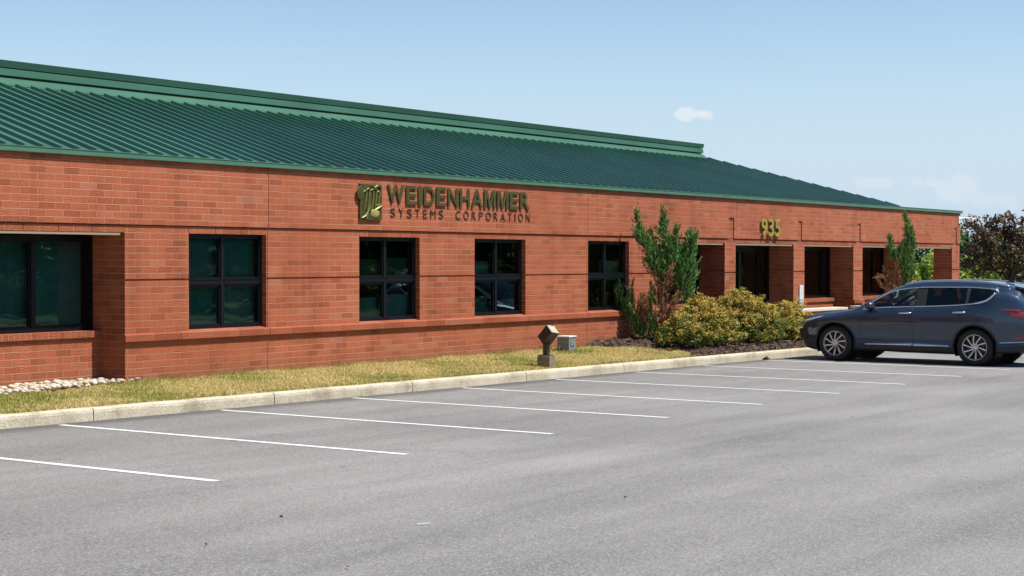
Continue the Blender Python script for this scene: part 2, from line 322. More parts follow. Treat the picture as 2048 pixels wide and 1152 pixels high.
def box_uv(me):
    uvl = me.uv_layers.new(name='UVMap')
    n = len(me.loops); li = np.zeros(n, int); me.loops.foreach_get('vertex_index', li)
    co = np.zeros(len(me.vertices) * 3); me.vertices.foreach_get('co', co); co = co.reshape(-1, 3)
    uv = np.zeros((n, 2))
    for p in me.polygons:
        nx, ny, nz = (abs(v) for v in p.normal)
        for k in p.loop_indices:
            c = co[li[k]]
            uv[k] = (c[1] + .07, c[2]) if nx > max(ny, nz) else ((c[0], c[2]) if ny >= nz else (c[0], c[1]))
    uvl.data.foreach_set('uv', uv.ravel())

class MB:
    def __init__(s): s.v = []; s.f = []; s.m = []; s.mi = 0
    def add(s, vs, fs):
        b = len(s.v); s.v += [tuple(map(float, p)) for p in vs]
        for f in fs: s.f.append([b + i for i in f]); s.m.append(s.mi)
    def box(s, x0, x1, y0, y1, z0, z1):
        s.add([(x0, y0, z0), (x1, y0, z0), (x1, y1, z0), (x0, y1, z0), (x0, y0, z1), (x1, y0, z1), (x1, y1, z1), (x0, y1, z1)],
              [(0, 3, 2, 1), (4, 5, 6, 7), (0, 1, 5, 4), (1, 2, 6, 5), (2, 3, 7, 6), (3, 0, 4, 7)])
    def obox(s, c, a, b, d):        # oriented box: centre and three half vectors
        c, a, b, d = map(Vector, (c, a, b, d)); vs = []
        for sz in (-1, 1):
            for sy, sx in ((-1, -1), (-1, 1), (1, 1), (1, -1)): vs.append(c + a * sx + b * sy + d * sz)
        fs = [(0, 3, 2, 1), (4, 5, 6, 7), (0, 1, 5, 4), (1, 2, 6, 5), (2, 3, 7, 6), (3, 0, 4, 7)]
        if a.cross(b).dot(d) < 0: fs = [f[::-1] for f in fs]
        s.add(vs, fs)
    def prism(s, prof, axis, t0, t1):   # profile of two coordinates swept along the third axis
        n = len(prof); vs = []
        for t in (t0, t1):
            for (a, b) in prof:
                vs.append({'x': (t, a, b), 'y': (a, t, b), 'z': (a, b, t)}[axis])
        fs = [[i, (i + 1) % n, n + (i + 1) % n, n + i] for i in range(n)] + [list(range(n))[::-1], list(range(n, 2 * n))]
        s.add(vs, fs)
    def tube(s, pts, r, k=8, cap=True):
        pts = [Vector(p) for p in pts]; n = len(pts)
        rs = r if isinstance(r, (list, tuple)) else [r] * n
        rings = []; up = Vector((0.13, .21, .97))
        for i, p in enumerate(pts):
            t = (pts[min(i + 1, n - 1)] - pts[max(i - 1, 0)]).normalized()
            u = t.cross(up)
            if u.length < 1e-3: u = t.cross(Vector((1, 0, 0)))
            u.normalize(); w = t.cross(u)
            rings.append([p + (u * math.cos(2 * math.pi * j / k) + w * math.sin(2 * math.pi * j / k)) * rs[i] for j in range(k)])
        vs = [q for g in rings for q in g]; fs = []
        for i in range(n - 1):
            for j in range(k): fs.append((i * k + j, i * k + (j + 1) % k, (i + 1) * k + (j + 1) % k, (i + 1) * k + j))
        if cap: fs += [tuple(range(k))[::-1], tuple((n - 1) * k + j for j in range(k))]
        s.add(vs, fs)
    def lathe(s, prof, c, axis='y', k=32):    # profile (radius, along axis)
        vs = []; fs = []; n = len(prof)
        for j in range(k):
            a = 2 * math.pi * j / k
            for (r, t) in prof:
                u, w = r * math.cos(a), r * math.sin(a)
                vs.append({'y': (c[0] + u, c[1] + t, c[2] + w), 'z': (c[0] + u, c[1] + w, c[2] + t), 'x': (c[0] + t, c[1] + u, c[2] + w)}[axis])
        for j in range(k):
            for i in range(n - 1):
                fs.append((j * n + i, j * n + i + 1, ((j + 1) % k) * n + i + 1, ((j + 1) % k) * n + i))
        s.add(vs, fs)
    def sphere(s, c, r, k=10, h=6):
        rx, ry, rz = r if isinstance(r, (tuple, list)) else (r, r, r); vs = []; fs = []
        for i in range(h + 1):
            t = math.pi * i / h
            for j in range(k):
                a = 2 * math.pi * j / k
                vs.append((c[0] + rx * math.sin(t) * math.cos(a), c[1] + ry * math.sin(t) * math.sin(a), c[2] + rz * math.cos(t)))
        for i in range(h):
            for j in range(k): fs.append((i * k + j, (i + 1) * k + j, (i + 1) * k + (j + 1) % k, i * k + (j + 1) % k))
        s.add(vs, fs)
    def build(s, name, m, parent=None, smooth=False, uv=False, world=True, fix=False, bevel=0):
        me = bpy.data.meshes.new(name); me.from_pydata(s.v, [], s.f)
        me.polygons.foreach_set('material_index', s.m); me.update()
        if fix or bevel:
            bm = bmesh.new(); bm.from_mesh(me)
            if bevel:
                bmesh.ops.bevel(bm, geom=list(bm.edges), offset=bevel, segments=2, affect='EDGES', profile=.6)
            bmesh.ops.recalc_face_normals(bm, faces=bm.faces); bm.to_mesh(me); bm.free()
        if uv: box_uv(me)
        return link(name, me, m, parent, smooth, world)

def quads(name, P, T, B, m, parent=None, kind=None):
    """one diamond-shaped leaf per point; T and B are the half axes"""
    n = len(P); v = np.empty((n, 4, 3)); v[:, 0] = P - T; v[:, 1] = P + B; v[:, 2] = P + T; v[:, 3] = P - B
    me = bpy.data.meshes.new(name)
    me.vertices.add(n * 4); me.vertices.foreach_set('co', v.ravel())
    me.loops.add(n * 4); me.loops.foreach_set('vertex_index', np.arange(n * 4, dtype=np.int32))
    me.polygons.add(n); me.polygons.foreach_set('loop_start', np.arange(0, n * 4, 4, dtype=np.int32))
    me.update(calc_edges=True); me.validate()
    o = link(name, me, m, parent)
    if kind: o['kind'] = kind
    return o

def unit(a): return a / np.maximum(np.linalg.norm(a, axis=-1, keepdims=True), 1e-9)
def rnd(n): return unit(RNG.normal(size=(n, 3)))

def leaf_cloud(name, clumps, per, size, aspect, m, parent=None, up=.4, kind=None, flat=1.0):
    """clumps: list of (centre, radius); leaves fill each clump, thicker towards its skin"""
    P = []; N = []
    for c, r in clumps:
        n = max(4, int(per * RNG.uniform(.7, 1.3)))
        d = rnd(n); rr = RNG.uniform(.25, 1, n) ** .5
        P.append(np.array(c) + d * (rr * r)[:, None] * np.array([1, 1, flat])); N.append(unit(d + rnd(n) * .8 + np.array([0, 0, up])))
    P = np.concatenate(P); N = np.concatenate(N); n = len(P)
    T = unit(np.cross(N, rnd(n))); B = np.cross(N, T); s = size * RNG.uniform(.55, 1.35, n)[:, None] / 2
    return quads(name, P, T * s, B * s * aspect, m, parent, kind)

def crown_clumps(c, r, n, cr, jag=.25):
    d = rnd(n); rad = RNG.uniform(.15, 1.0, n) ** .42 * (1 + RNG.normal(size=n) * jag * .5)
    P = np.array(c) + d * rad[:, None] * np.array(r)
    return [(p, cr * RNG.uniform(.6, 1.3)) for p in P]

# ---------------------------------------------------------------- site levels
Y0 = 18.84                                           # face of the brick front
def lotz(x, y): return -0.0676 - 0.0082 * x + 0.0014 * (y - 16.12)
YK = 16.15                                           # kerb face
def kerbtop(x): return lotz(x, YK) + .15 + .0006 * max(0, x)

def sheet(name, xs, ys, zf, m, kind='structure'):
    me = bpy.data.meshes.new(name); vs = [(x, y, zf(x, y)) for y in ys for x in xs]; nx = len(xs)
    fs = [(j * nx + i, j * nx + i + 1, (j + 1) * nx + i + 1, (j + 1) * nx + i) for j in range(len(ys) - 1) for i in range(nx - 1)]
    me.from_pydata(vs, [], fs); me.update()
    o = link(name, me, m, None, True)
    if kind: o['kind'] = kind
    return o
sheet('ground', list(np.linspace(-900, 900, 37)), list(np.linspace(-900, 900, 37)), lambda x, y: lotz(max(-200, min(200, x)), max(-200, min(200, y))) - .06, M['lawn'])
sheet('parking_lot', list(np.linspace(-30, 62, 24)), list(np.linspace(-7, 16.30, 12)), lotz, M['asphalt'])

# painted stall lines
for i in range(12):
    x = 10.82 + 2.743 * i; mb = MB(); L = 5.45
    y1 = 16.02 if i < 10 else 15.6; y0 = 10.69
    n = 14
    for k in range(n):
        a, b = y0 + (y1 - y0) * k / n, y0 + (y1 - y0) * (k + 1) / n
        w = .052
        mb.add([(x - w, a, lotz(x - w, a) + .004), (x + w, a, lotz(x + w, a) + .004), (x + w, b, lotz(x + w, b) + .004), (x - w, b, lotz(x - w, b) + .004)], [(0, 1, 2, 3)])
    o = mb.build('parking_line', M['line']); o['kind'] = 'structure'

# kerb: cast lengths with open joints, turning in at the entrance walk
mb = MB()
prof = [(0, -.16), (0.004, .10), (.012, .132), (.035, .148), (.06, .15), (.17, .15), (.17, -.16)]
def kerb_run(path):
    n = len(path); vs = []; fs = []; k = len(prof)
    for i, (x, y) in enumerate(path):
        x0, y0 = path[max(i - 1, 0)]; x1, y1 = path[min(i + 1, n - 1)]
        d = Vector((x1 - x0, y1 - y0)).normalized(); nrm = Vector((-d.y, d.x))
        wob = .004 * math.sin(x * 5.1) + .003 * math.sin(x * 13.7 + 1)
        for (a, z) in prof:
            base = lotz(x, y); zz = base + z * (1 if z < 0 else (kerbtop(x) - lotz(x, YK)) / .15)
            vs.append((x + nrm.x * (a + (wob if a < .03 else 0)), y + nrm.y * (a + (wob if a < .03 else 0)), zz + (wob * .5 if z > .1 else 0)))
    for i in range(n - 1):
        for j in range(k - 1): fs.append((i * k + j, (i + 1) * k + j, (i + 1) * k + j + 1, i * k + j + 1))
    fs.append(tuple(range(k))[::-1] if False else tuple(range(k))); fs.append(tuple((n - 1) * k + j for j in range(k))[::-1])
    mb.add(vs, fs)
joints = [-6, -2.6, .5, 3.6, 6.9, 10.95, 14.2, 17.5, 20.65, 23.83, 27.1, 30.6, 34.35]
for a, b in zip(joints[:-1], joints[1:]):
    kerb_run([(x, YK) for x in np.linspace(a + .008, b - .008, 14)])
tail = [(x, YK) for x in np.linspace(34.36, 36.4, 8)] + [(36.4 + .9 * math.sin(t), YK + .9 - .9 * math.cos(t)) for t in np.linspace(.15, math.pi / 2, 8)] + [(37.3, YK + 1.1), (37.3, YK + 1.5)]
kerb_run(tail)
o = mb.build('kerb', M['kerb'], fix=True); o['kind'] = 'structure'

# lawn strip, mulch bed, entrance walk
def xb(y):      # edge between grass and mulch
    return float(np.interp(y, [16.3, 16.9, 17.5, 18.2, 18.84], [30.0, 31.0, 31.3, 30.6, 29.7]))
def stripz(x, y):
    t = min(1, max(0, (y - (YK + .17)) / (Y0 - YK - .17))); s = t * t * (3 - 2 * t) * .5 + t * .5
    return (kerbtop(x) - .012) * (1 - s) + 0.0 * s
def bumpz(x, y): return .012 * math.sin(x * 2.3 + y) + .008 * math.sin(x * 5.1 - y * 3.7)
sheet('lawn_strip', list(np.linspace(-6, 31.6, 150)), list(np.linspace(YK + .165, Y0 + .72, 26)), lambda x, y: stripz(x, min(y, Y0)) + bumpz(x, y) * (1 if y > YK + .3 else 0) - .006, M['turf'])
def mulchz(x, y):
    e = max(0.0, min(1.0, (x - xb(y)) / .6)) * max(0.0, min(1, (37.3 - x) / .5)) * max(0, min(1, (y - YK - .17) / .35))
    return stripz(x, y) + .11 * e + .02 * math.sin(x * 9 + y * 5) * e + .015 * math.sin(x * 17 - y * 13) * e - .004 - (.2 if x < xb(y) - .02 else 0)
sheet('mulch_bed', list(np.linspace(29.4, 37.28, 110)), list(np.linspace(YK + .165, Y0 + .72, 44)), lambda x, y: mulchz(x, min(y, Y0)), M['mulch'])
sheet('entrance_walk', list(np.linspace(37.28, 60, 10)), list(np.linspace(15.62, Y0 + 6, 6)), lambda x, y: lotz(x, 16) + .012 + (.10 if y > 17.5 else 0), M['concrete'])

# ---------------------------------------------------------------- the brick building
BLD = empty('office_building', (30, Y0, 0), 'long single storey red brick office building with a green ribbed metal roof', 'building')
Z_BELT0, Z_BELT1, Z_WB, Z_MID, Z_L0, Z_L1, Z_P0, Z_E = .605, .712, .745, 1.524, 2.232, 2.335, 2.352, 3.32
XL, XEND, XBODY = 2.0, 52.68, 48.9
WIN = [(18.473, 20.213), (22.571, 24.294), (26.010, 27.747), (30.103, 31.807)]
REC = [(12.2, 17.17), (33.07, 36.35), (36.92, 40.23), (40.90, 44.13), (44.78, 48.07)]
PORCH = (48.72, 52.0)
EXPJ = [20.245, 30.06, 36.945]
wall = MB(); back = MB()
def cut(x0, x1, holes):
    segs = [(x0, x1)]
    for h0, h1 in holes:
        out = []
        for a, b in segs:
            if h1 <= a or h0 >= b: out.append((a, b)); continue
            if h0 > a: out.append((a, h0))
            if h1 < b: out.append((h1, b))
        segs = out
    return segs
gaps = [(e - .006, e + .006) for e in EXPJ]
def strip(z0, z1, holes, y, x0=XL, x1=XEND, thick=.028):
    for a, b in cut(x0, x1, holes + gaps): wall.box(a, b, y, Y0 + thick, z0, z1)
R = REC + [PORCH]
strip(-.6, Z_BELT0, R, Y0)
strip(Z_BELT1 + .001, Z_MID - .014, R + WIN, Y0)
strip(Z_MID + .014, Z_L0, R + WIN, Y0)
# piers and mid wall at lintel height, beside the lintel units
LINT = [(a - .0, b + .0) for a, b in WIN] + R
strip(Z_L0 + .0005, Z_L1, LINT, Y0)
NOTCH = [(36.52, 36.79), (40.47, 40.69), (44.36, 44.585), (48.255, 48.48), (52.12, 52.36)]
# upper panels stand 25 mm proud, notched above each pier
strip(Z_P0, 2.855, NOTCH, Y0 - .025)
strip(2.8555, Z_E, [], Y0 - .025)
for a, b in NOTCH: wall.box(a + .001, b - .001, Y0 + .001, Y0 + .0275, Z_P0, 2.855)
# structural backing: seen only in the joints and as the jambs of the openings
def bk(z0, z1, holes, y0=Y0 + .03, y1=Y0 + .30, x1=XEND):
    for a, b in cut(XL, x1, holes): back.box(a, b, y0, y1, z0, z1)
bk(-.6, Z_WB - .03, R); bk(Z_WB - .029, Z_L0, R + WIN); bk(Z_L0 + .001, Z_E, [])
# deep piers beside the recesses
for a, b in ((17.171, 17.6), (36.351, 36.919), (40.231, 40.899), (44.131, 44.779), (48.071, 48.719), (52.001, 52.679)):
    back.box(a, b, Y0 + .302, Y0 + (.72 if a < 52 else .62), -.6, Z_E - .002)
back.box(32.5, 33.069, Y0 + .302, Y0 + .72, -.6, Z_E - .002); back.box(11.6, 12.199, Y0 + .302, Y0 + .72, -.6, Z_E - .002)
# low walls in the recesses (brick sill course on top)
for i, (a, b) in enumerate(REC):
    if i == 2: continue
    wall.box(a + .001, b - .001, Y0 + .53, Y0 + .78, -.6, .668)
    sill = MB(); sill.box(a + .002, b - .002, Y0 + .49, Y0 + .80, .67, .765); sill.build('brick_sill', M['rowlock'], BLD, uv=True)
# rear, far side and porch
wall.box(XL, XBODY, Y0 + 12, Y0 + 12.3, -.6, Z_E); wall.box(XL, XL + .3, Y0 + .31, Y0 + 11.99, -.6, Z_E)
wall.box(XBODY - .3, XBODY, Y0 + .74, Y0 + 11.99, -.6, Z_E)
wall.box(52.0, XEND - .002, Y0 + 3.2, Y0 + 3.85, -.6, 2.23); wall.box(48.92, XEND - .004, Y0 + 3.25, Y0 + 3.84, 2.236, Z_E - .004)
wall.box(52.02, XEND - .001, Y0 + .625, Y0 + 3.245, 2.24, Z_E - .003)
o = wall.build('wall', M['brick'], BLD, uv=True)
o = back.build('pier', M['brick'], BLD, uv=True)
# belt course under the windows, sloped on top
bp = [(Y0 - .055, Z_BELT0), (Y0 - .055, Z_BELT1 - .012), (Y0 - .045, Z_BELT1), (Y0 + .12, Z_WB), (Y0 + .12, Z_WB - .03), (Y0 + .029, Z_WB - .031), (Y0 + .029, Z_BELT0)]
bq = [(Y0 - .055, Z_BELT0), (Y0 - .055, Z_BELT1 - .012), (Y0 - .045, Z_BELT1), (Y0 - .002, Z_BELT1 + .010), (Y0 - .002, Z_BELT0)]
def one(name, m, fn, fix=False):
    q = MB(); fn(q); return q.build(name, m, BLD, uv=True, fix=fix)
for a, b in cut(17.13, 33.09, WIN + gaps): one('belt_course', M['belt'], lambda q: q.prism(bq, 'x', a, b), True)
for a, b in WIN: one('window_sill', M['belt'], lambda q: q.prism(bp, 'x', a + .001, b - .001), True)
for a, b in ((36.31, 36.96), (40.19, 40.94), (44.09, 44.82), (48.03, 48.76), (51.96, 52.72)): one('pier_band', M['belt'], lambda q: q.prism([(Y0 - .055, Z_BELT0), (Y0 - .055, Z_BELT1 - .012), (Y0 - .045, Z_BELT1), (Y0 + .2, Z_BELT1 + .01), (Y0 + .2, Z_BELT0)], 'x', a, b), True)
# lintel units over every opening
for a, b in LINT:
    n = max(1, round((b - a) / .595)); w = (b - a) / n; lin = MB()
    for k in range(n): lin.box(a + k * w + .005, a + (k + 1) * w - .005, Y0 - .001, Y0 + .0285, Z_L0 + .001, Z_L1)
    lin.build('lintel', M['lintel'], BLD, uv=True)
# pale trim under the deep lintels, and soffits
for a, b in REC + [PORCH]:
    tr = MB()
    tr.box(a + .003, b - .085, Y0 + .006, Y0 + .09, Z_L0 - .042, Z_L0 - .001)
    tr.box(a + .003, b - .003, Y0 + .091, Y0 + (.70 if b < 50 else 3.2), Z_L0 - .03, Z_L0 - .002)
    tr.build('soffit_trim', M['trim'], BLD)

def part_window(x0, x1, z0, z1, y, cols, transom=None, blinds=(), fw=.042, name='window', depth=.07, gm='glass'):
    """frame mesh (part) with panes and blinds (sub-parts); cols are the mullion centres"""
    f = MB()
    f.box(x0 + .001, x0 + fw, y, y + depth, z0 + .001, z1 - .001); f.box(x1 - fw, x1 - .001, y, y + depth, z0 + .001, z1 - .001)
    f.box(x0 + fw, x1 - fw, y + .002, y + depth - .002, z0 + .001, z0 + fw); f.box(x0 + fw, x1 - fw, y + .002, y + depth - .002, z1 - fw, z1 - .001)
    xs = [x0 + fw] + [v for c in cols for v in (c - .034, c + .034)] + [x1 - fw]
    for c in cols: f.box(c - .034, c + .034, y - .004, y + depth - .004, z0 + fw, z1 - fw)
    zs = [(z0 + fw, z1 - fw)]
    if transom:
        zs = [(z0 + fw, transom[0]), (transom[1], z1 - fw)]
    bays = [(xs[2 * i], xs[2 * i + 1]) for i in range(len(cols) + 1)]
    panes = []
    for (a, b) in bays:
        if transom:
            f.box(a, b, y - .012, y + depth - .006, transom[0] + .02, transom[1] - .012); f.box(a, b, y - .024, y + depth - .01, transom[1] - .0115, transom[1])
            f.box(a, b, y + .004, y + depth - .008, transom[0], transom[0] + .0195)
        for (c, d) in zs:
            s = .026   # sash
            f.box(a, a + s, y + .015, y + .06, c, d); f.box(b - s, b, y + .015, y + .06, c, d)
            f.box(a + s, b - s, y + .0155, y + .0595, c, c + s); f.box(a + s, b - s, y + .0155, y + .0595, d - s, d)
            panes.append((a + s, b - s, c + s, d - s))
    o = f.build(name, M['frame'], BLD)
    for (a, b, c, d) in panes:
        g = MB(); g.add([(a, y + .045, c), (b, y + .045, c), (b, y + .045, d), (a, y + .045, d)], [(0, 1, 2, 3)])
        g.build('pane', M[gm], o)
    for (a, b, c, d, mm) in blinds:
        g = MB(); n = max(2, int((d - c) / .028))
        for k in range(n):
            z = c + (d - c) * k / n; g.add([(a, y + .16, z), (b, y + .16, z), (b, y + .175, z + (d - c) / n * .93), (a, y + .175, z + (d - c) / n * .93)], [(0, 1, 2, 3)])
        g.build('blind', M[mm], o)
    return o
TR = (1.420, 1.523)
mids = [19.30, 23.40, 26.85, 30.93]
bl = [[(18.5, 20.2, .76, 2.2, 'blind')],
      [(22.62, 23.40, 1.56, 1.84, 'blind_green'), (23.44, 24.25, 1.56, 1.86, 'blind_green'), (22.62, 23.4, .78, 1.15, 'blind'), (23.44, 24.25, .78, 1.2, 'blind')],
      [(26.05, 26.82, 1.56, 1.80, 'blind'), (26.05, 26.82, .78, 1.12, 'blind_green')],
      [(30.98, 31.78, 1.56, 1.82, 'blind')]]
for (a, b), c, k in zip(WIN, mids, bl): part_window(a, b, Z_WB, Z_L0, Y0 + .095, [c], TR, k)
part_window(12.2, 17.17, .766, 2.185, Y0 + .70, [14.1, 16.045], None, [(12.3, 17.08, .84, 2.1, 'blind')], fw=.07)  # blind added behind the glass to lift the dark panes to teal
part_window(33.07, 36.35, .766, 2.185, Y0 + .70, [34.7], None, fw=.07)
part_window(40.90, 44.13, .766, 2.185, Y0 + .70, [41.55, 43.6], None, fw=.07)
part_window(44.78, 48.07, .766, 2.185, Y0 + .70, [45.4, 47.3], None, fw=.07)
# entrance: fixed frame, two glazed doors with pull handles
f = MB(); yd = Y0 + .70
for x in (36.921, 37.42, 39.60, 40.15): f.box(x, x + .08, yd, yd + .09, -.4, 2.186)
f.box(37.0, 37.42, yd + .002, yd + .088, 2.10, 2.185); f.box(37.5, 39.6, yd + .002, yd + .088, 2.12, 2.185); f.box(39.68, 40.15, yd + .002, yd + .088, 2.10, 2.185)
df = f.build('door_frame', M['frame'], BLD)
for a, b in ((37.0, 37.42), (39.68, 40.15)):
    g = MB(); g.add([(a, yd + .05, -.4), (b, yd + .05, -.4), (b, yd + .05, 2.1), (a, yd + .05, 2.1)], [(0, 1, 2, 3)]); g.build('pane', M['glass'], df)
for a, b, hx in ((37.51, 38.545, 38.44), (38.555, 39.59, 38.66)):
    f = MB()
    f.box(a, a + .07, yd + .01, yd + .055, -.38, 2.11); f.box(b - .07, b, yd + .01, yd + .055, -.38, 2.11)
    f.box(a + .07, b - .07, yd + .012, yd + .053, -.38, -.16); f.box(a + .07, b - .07, yd + .012, yd + .053, 2.03, 2.11)
    d = f.build('door', M['frame'], BLD)
    g = MB(); g.add([(a + .07, yd + .03, -.16), (b - .07, yd + .03, -.16), (b - .07, yd + .03, 2.03), (a + .07, yd + .03, 2.03)], [(0, 1, 2, 3)]); g.build('pane', M['glass'], d)
    g = MB(); g.tube([(hx, yd + .01, .55), (hx, yd - .05, .56), (hx, yd - .05, .86), (hx, yd + .01, .87)], .014); g.build('handle', M['grey_metal'], d)
# inside: floor, partition, ceiling
g = MB(); g.box(XL + .31, XBODY - .31, Y0 + .80, Y0 + 11.98, -.3, -.02); g.box(XL + .31, XBODY - .31, Y0 + 5, Y0 + 5.1, -.01, 2.6); g.box(XL + .31, XBODY - .31, Y0 + .31, Y0 + 11.97, 2.62, 2.7)
g.build('interior', M['interior'], BLD)

# fascia (gutter) along the eave, lapped every few metres
fa = MB(); fx = [XL - .3] + [5.2 + 6.1 * k for k in range(8)] + [XEND + .05]
for a, b in zip(fx[:-1], fx[1:]):
    fa.prism([(Y0 - .075, Z_E + .002), (Y0 - .080, Z_E + .010), (Y0 - .084, Z_E + .074), (Y0 - .092, Z_E + .080), (Y0 - .092, Z_E + .090), (Y0 - .03, Z_E + .092), (Y0 - .02, Z_E + .002)], 'x', a + .002, b - .002)
fa.prism([(XEND + .052, Z_E + .003), (XEND + .056, Z_E + .075), (XEND - .03, Z_E + .077), (XEND - .02, Z_E + .003)], 'y', Y0 - .019, Y0 + 3.9)
fa.build('fascia', M['fascia'], BLD, fix=True)

# hipped standing seam roof
HX, TX, YT, ZT = 48.1, 43.56, Y0 + 4.49, 4.835
YB = Y0 + 12.35 - 4.49 + .0
ZE = Z_E + .060; YE = Y0 - .02
rf = MB()
rf.add([(XL - .3, YE, ZE), (HX, YE, ZE), (TX, YT, ZT), (XL - .3, YT, ZT)], [(0, 1, 2, 3)])
rf.add([(HX, YE, ZE), (HX, Y0 + 12.35, ZE), (TX, YB, ZT), (TX, YT, ZT)], [(0, 1, 2, 3)])
rf.add([(HX, Y0 + 12.35, ZE), (XL - .3, Y0 + 12.35, ZE), (XL - .3, YB, ZT), (TX, YB, ZT)], [(0, 1, 2, 3)])
rf.add([(XL - .3, YE, ZE), (XL - .3, YT, ZT), (XL - .3, YB, ZT), (XL - .3, Y0 + 12.35, ZE)], [(0, 1, 2, 3)])
rf.add([(TX, YT, ZT), (TX, YB, ZT), (XL - .3, YB, ZT), (XL - .3, YT, ZT)], [(0, 1, 2, 3)])
rf.box(HX - .2, XEND + .02, Y0 + .0, Y0 + 3.88, Z_E + .006, Z_E + .055)
slope = (ZT - ZE) / (YT - YE)
RH, RW0, RW1 = .058, .022, .013
x = XL
while x < HX - .25:
    t1 = 1.0 if x < TX else (HX - x) / (HX - TX)
    y1 = YE + (YT - YE) * t1 - (.27 if t1 == 1 else .05); y0 = YE + .015
    z0, z1 = ZE + (y0 - YE) * slope, ZE + (y1 - YE) * slope
    vs = []
    for y, z in ((y0, z0), (y1, z1)): vs += [(x - RW0, y, z), (x - RW1, y, z + RH), (x + RW1, y, z + RH), (x + RW0, y, z)]
    rf.add(vs, [(0, 1, 5, 4), (1, 2, 6, 5), (2, 3, 7, 6), (0, 3, 2, 1), (4, 5, 6, 7)])
    x += .3255
rf.build('roof', M['roof'], BLD, fix=True)
hp = MB(); hp.tube([(HX - .05, YE + .05, ZE + .0), (TX, YT, ZT + .0)], .045, 6); hp.build('hip_cap', M['roof'], BLD)
# stepped ridge vent: sloped flashing, drip, upper band
rv = MB(); xa, xb_ = XL - .3, TX - .08
rv.prism([(YT - .22, ZT - .06), (YT - .205, ZT - .025), (YT - .07, ZT + .080), (YT + .1, ZT + .080), (YT + .1, ZT - .08)], 'x', xa, xb_)
rv.prism([(YT - .09, ZT + .112), (YT - .095, ZT + .122), (YT - .075, ZT + .243), (YT + .1, ZT + .243), (YT + .1, ZT + .083), (YT - .02, ZT + .083), (YT - .02, ZT + .112)], 'x', xa, xb_ - .003)
rv.prism([(YT - .085, ZT + .258), (YT - .115, ZT + .375), (YT - .10, ZT + .378), (YT + 3.2, ZT + .36), (YT + 3.2, ZT + .25), (YT - .005, ZT + .248), (YT - .005, ZT + .258)], 'x', xa, xb_ + .004)
rv.build('ridge_vent', M['vent'], BLD, fix=True)

# ---------------------------------------------------------------- lettering on the front
def glyph(ch, x0, x1, z0, z1, y_front, depth, m, name, parent, off=.0):
    cu = bpy.data.curves.new('glyph', 'FONT'); cu.body = ch; cu.size = 1; cu.offset = off; cu.extrude = .5; cu.resolution_u = 6
    t = bpy.data.objects.new('glyph', cu); C.objects.link(t)
    bpy.context.view_layer.update(); dg = bpy.context.evaluated_depsgraph_get()
    me = bpy.data.meshes.new_from_object(t.evaluated_get(dg)); bpy.data.objects.remove(t); bpy.data.curves.remove(cu)
    me.name = name
    n = len(me.vertices); co = np.zeros(n * 3); me.vertices.foreach_get('co', co); co = co.reshape(-1, 3)
    lo, hi = co.min(0), co.max(0)
    out = np.empty_like(co)
    out[:, 0] = x0 + (co[:, 0] - lo[0]) / (hi[0] - lo[0]) * (x1 - x0)
    out[:, 2] = z0 + (co[:, 1] - lo[1]) / (hi[1] - lo[1]) * (z1 - z0)
    out[:, 1] = y_front + (hi[2] - co[:, 2]) / (hi[2] - lo[2]) * depth
    me.vertices.foreach_set('co', out.ravel()); me.materials.clear(); me.update()
    return link(name, me, m, parent)
SY = Y0 - .025
sg = empty('company_sign', (25.1, SY, 2.5), 'bronze company name lettering with square emblem on the brick under the eave', 'sign')
wid = {'W': .95, 'E': .60, 'I': .21, 'D': .64, 'N': .63, 'H': .62, 'A': .72, 'M': .74, 'R': .66}
word = 'WEIDENHAMMER'; tot = sum(wid[c] for c in word); gap = .105; total = tot + gap * (len(word) - 1); k = (27.82 - 23.30) / total
x = 23.30
for ch in word:
    w = wid[ch] * k
    if ch == 'M':
        q = MB(); q.prism([(x + w * u, 2.825 + .345 * v) for u, v in ((0, 0), (0, 1), (.27, 1), (.5, .33), (.73, 1), (1, 1), (1, 0), (.80, 0), (.80, .72), (.58, 0), (.42, 0), (.20, .72), (.20, 0))], 'y', SY - .03, SY - .012); q.build('letter', M['bronze'], sg, fix=True)
    else: glyph(ch, x, x + w, 2.825, 3.17, SY - .03, .018, M['bronze'], 'letter', sg, .017)
    x += w + gap * k
word = 'SYSTEMS CORPORATION'; cell = (27.86 - 23.40) / 19.0; x = 23.40
w2 = {'S': .62, 'Y': .66, 'T': .60, 'E': .54, 'M': .72, 'C': .68, 'O': .74, 'R': .60, 'P': .58, 'A': .68, 'I': .13, 'N': .64, ' ': .85}
tot = sum(w2[c] for c in word); gap = .47; k = 4.45 / (tot + gap * 18)
for ch in word:
    w = w2[ch] * k
    if ch != ' ': glyph(ch, x, x + w, 2.59, 2.75, SY - .014, .008, M['bronze_dark'], 'letter', sg, -.004)
    x += w + gap * k
pl = MB(); pl.box(22.52, 23.125, SY - .04, SY - .004, 2.525, 3.155); pl.build('emblem_plaque', M['plaque'], sg, bevel=.006)
em = MB()     # raised script strokes, leaf and swoosh
ex, ez = 22.52, 2.525
def P(u, v, d=.05): return (ex + u, SY - d, ez + v)
for u, v0, v1, b in ((.13, .52, .16, .03), (.22, .56, .10, .04), (.33, .55, .12, .05), (.42, .57, .2, .03), (.50, .52, .28, .02)):
    em.tube([P(u - .04, v0 - .03), P(u, v0), P(u + .03, v0 - .06), P(u + .01, (v0 + v1) / 2), P(u - b, v1)], [.008, .014, .017, .017, .007], 6)
em.tube([P(.04, .03), P(.14, .07), P(.24, .20), P(.27, .28)], [.012, .02, .018, .006], 6)
em.tube([P(.16, .02), P(.20, .12), P(.16, .2)], [.012, .014, .006], 6)
em.tube([P(.40, .18), P(.50, .22), P(.58, .25), P(.64, .28)], [.008, .022, .022, .006], 6)
em.tube([P(.42, .26), P(.50, .27), P(.58, .29)], [.006, .015, .005], 6)
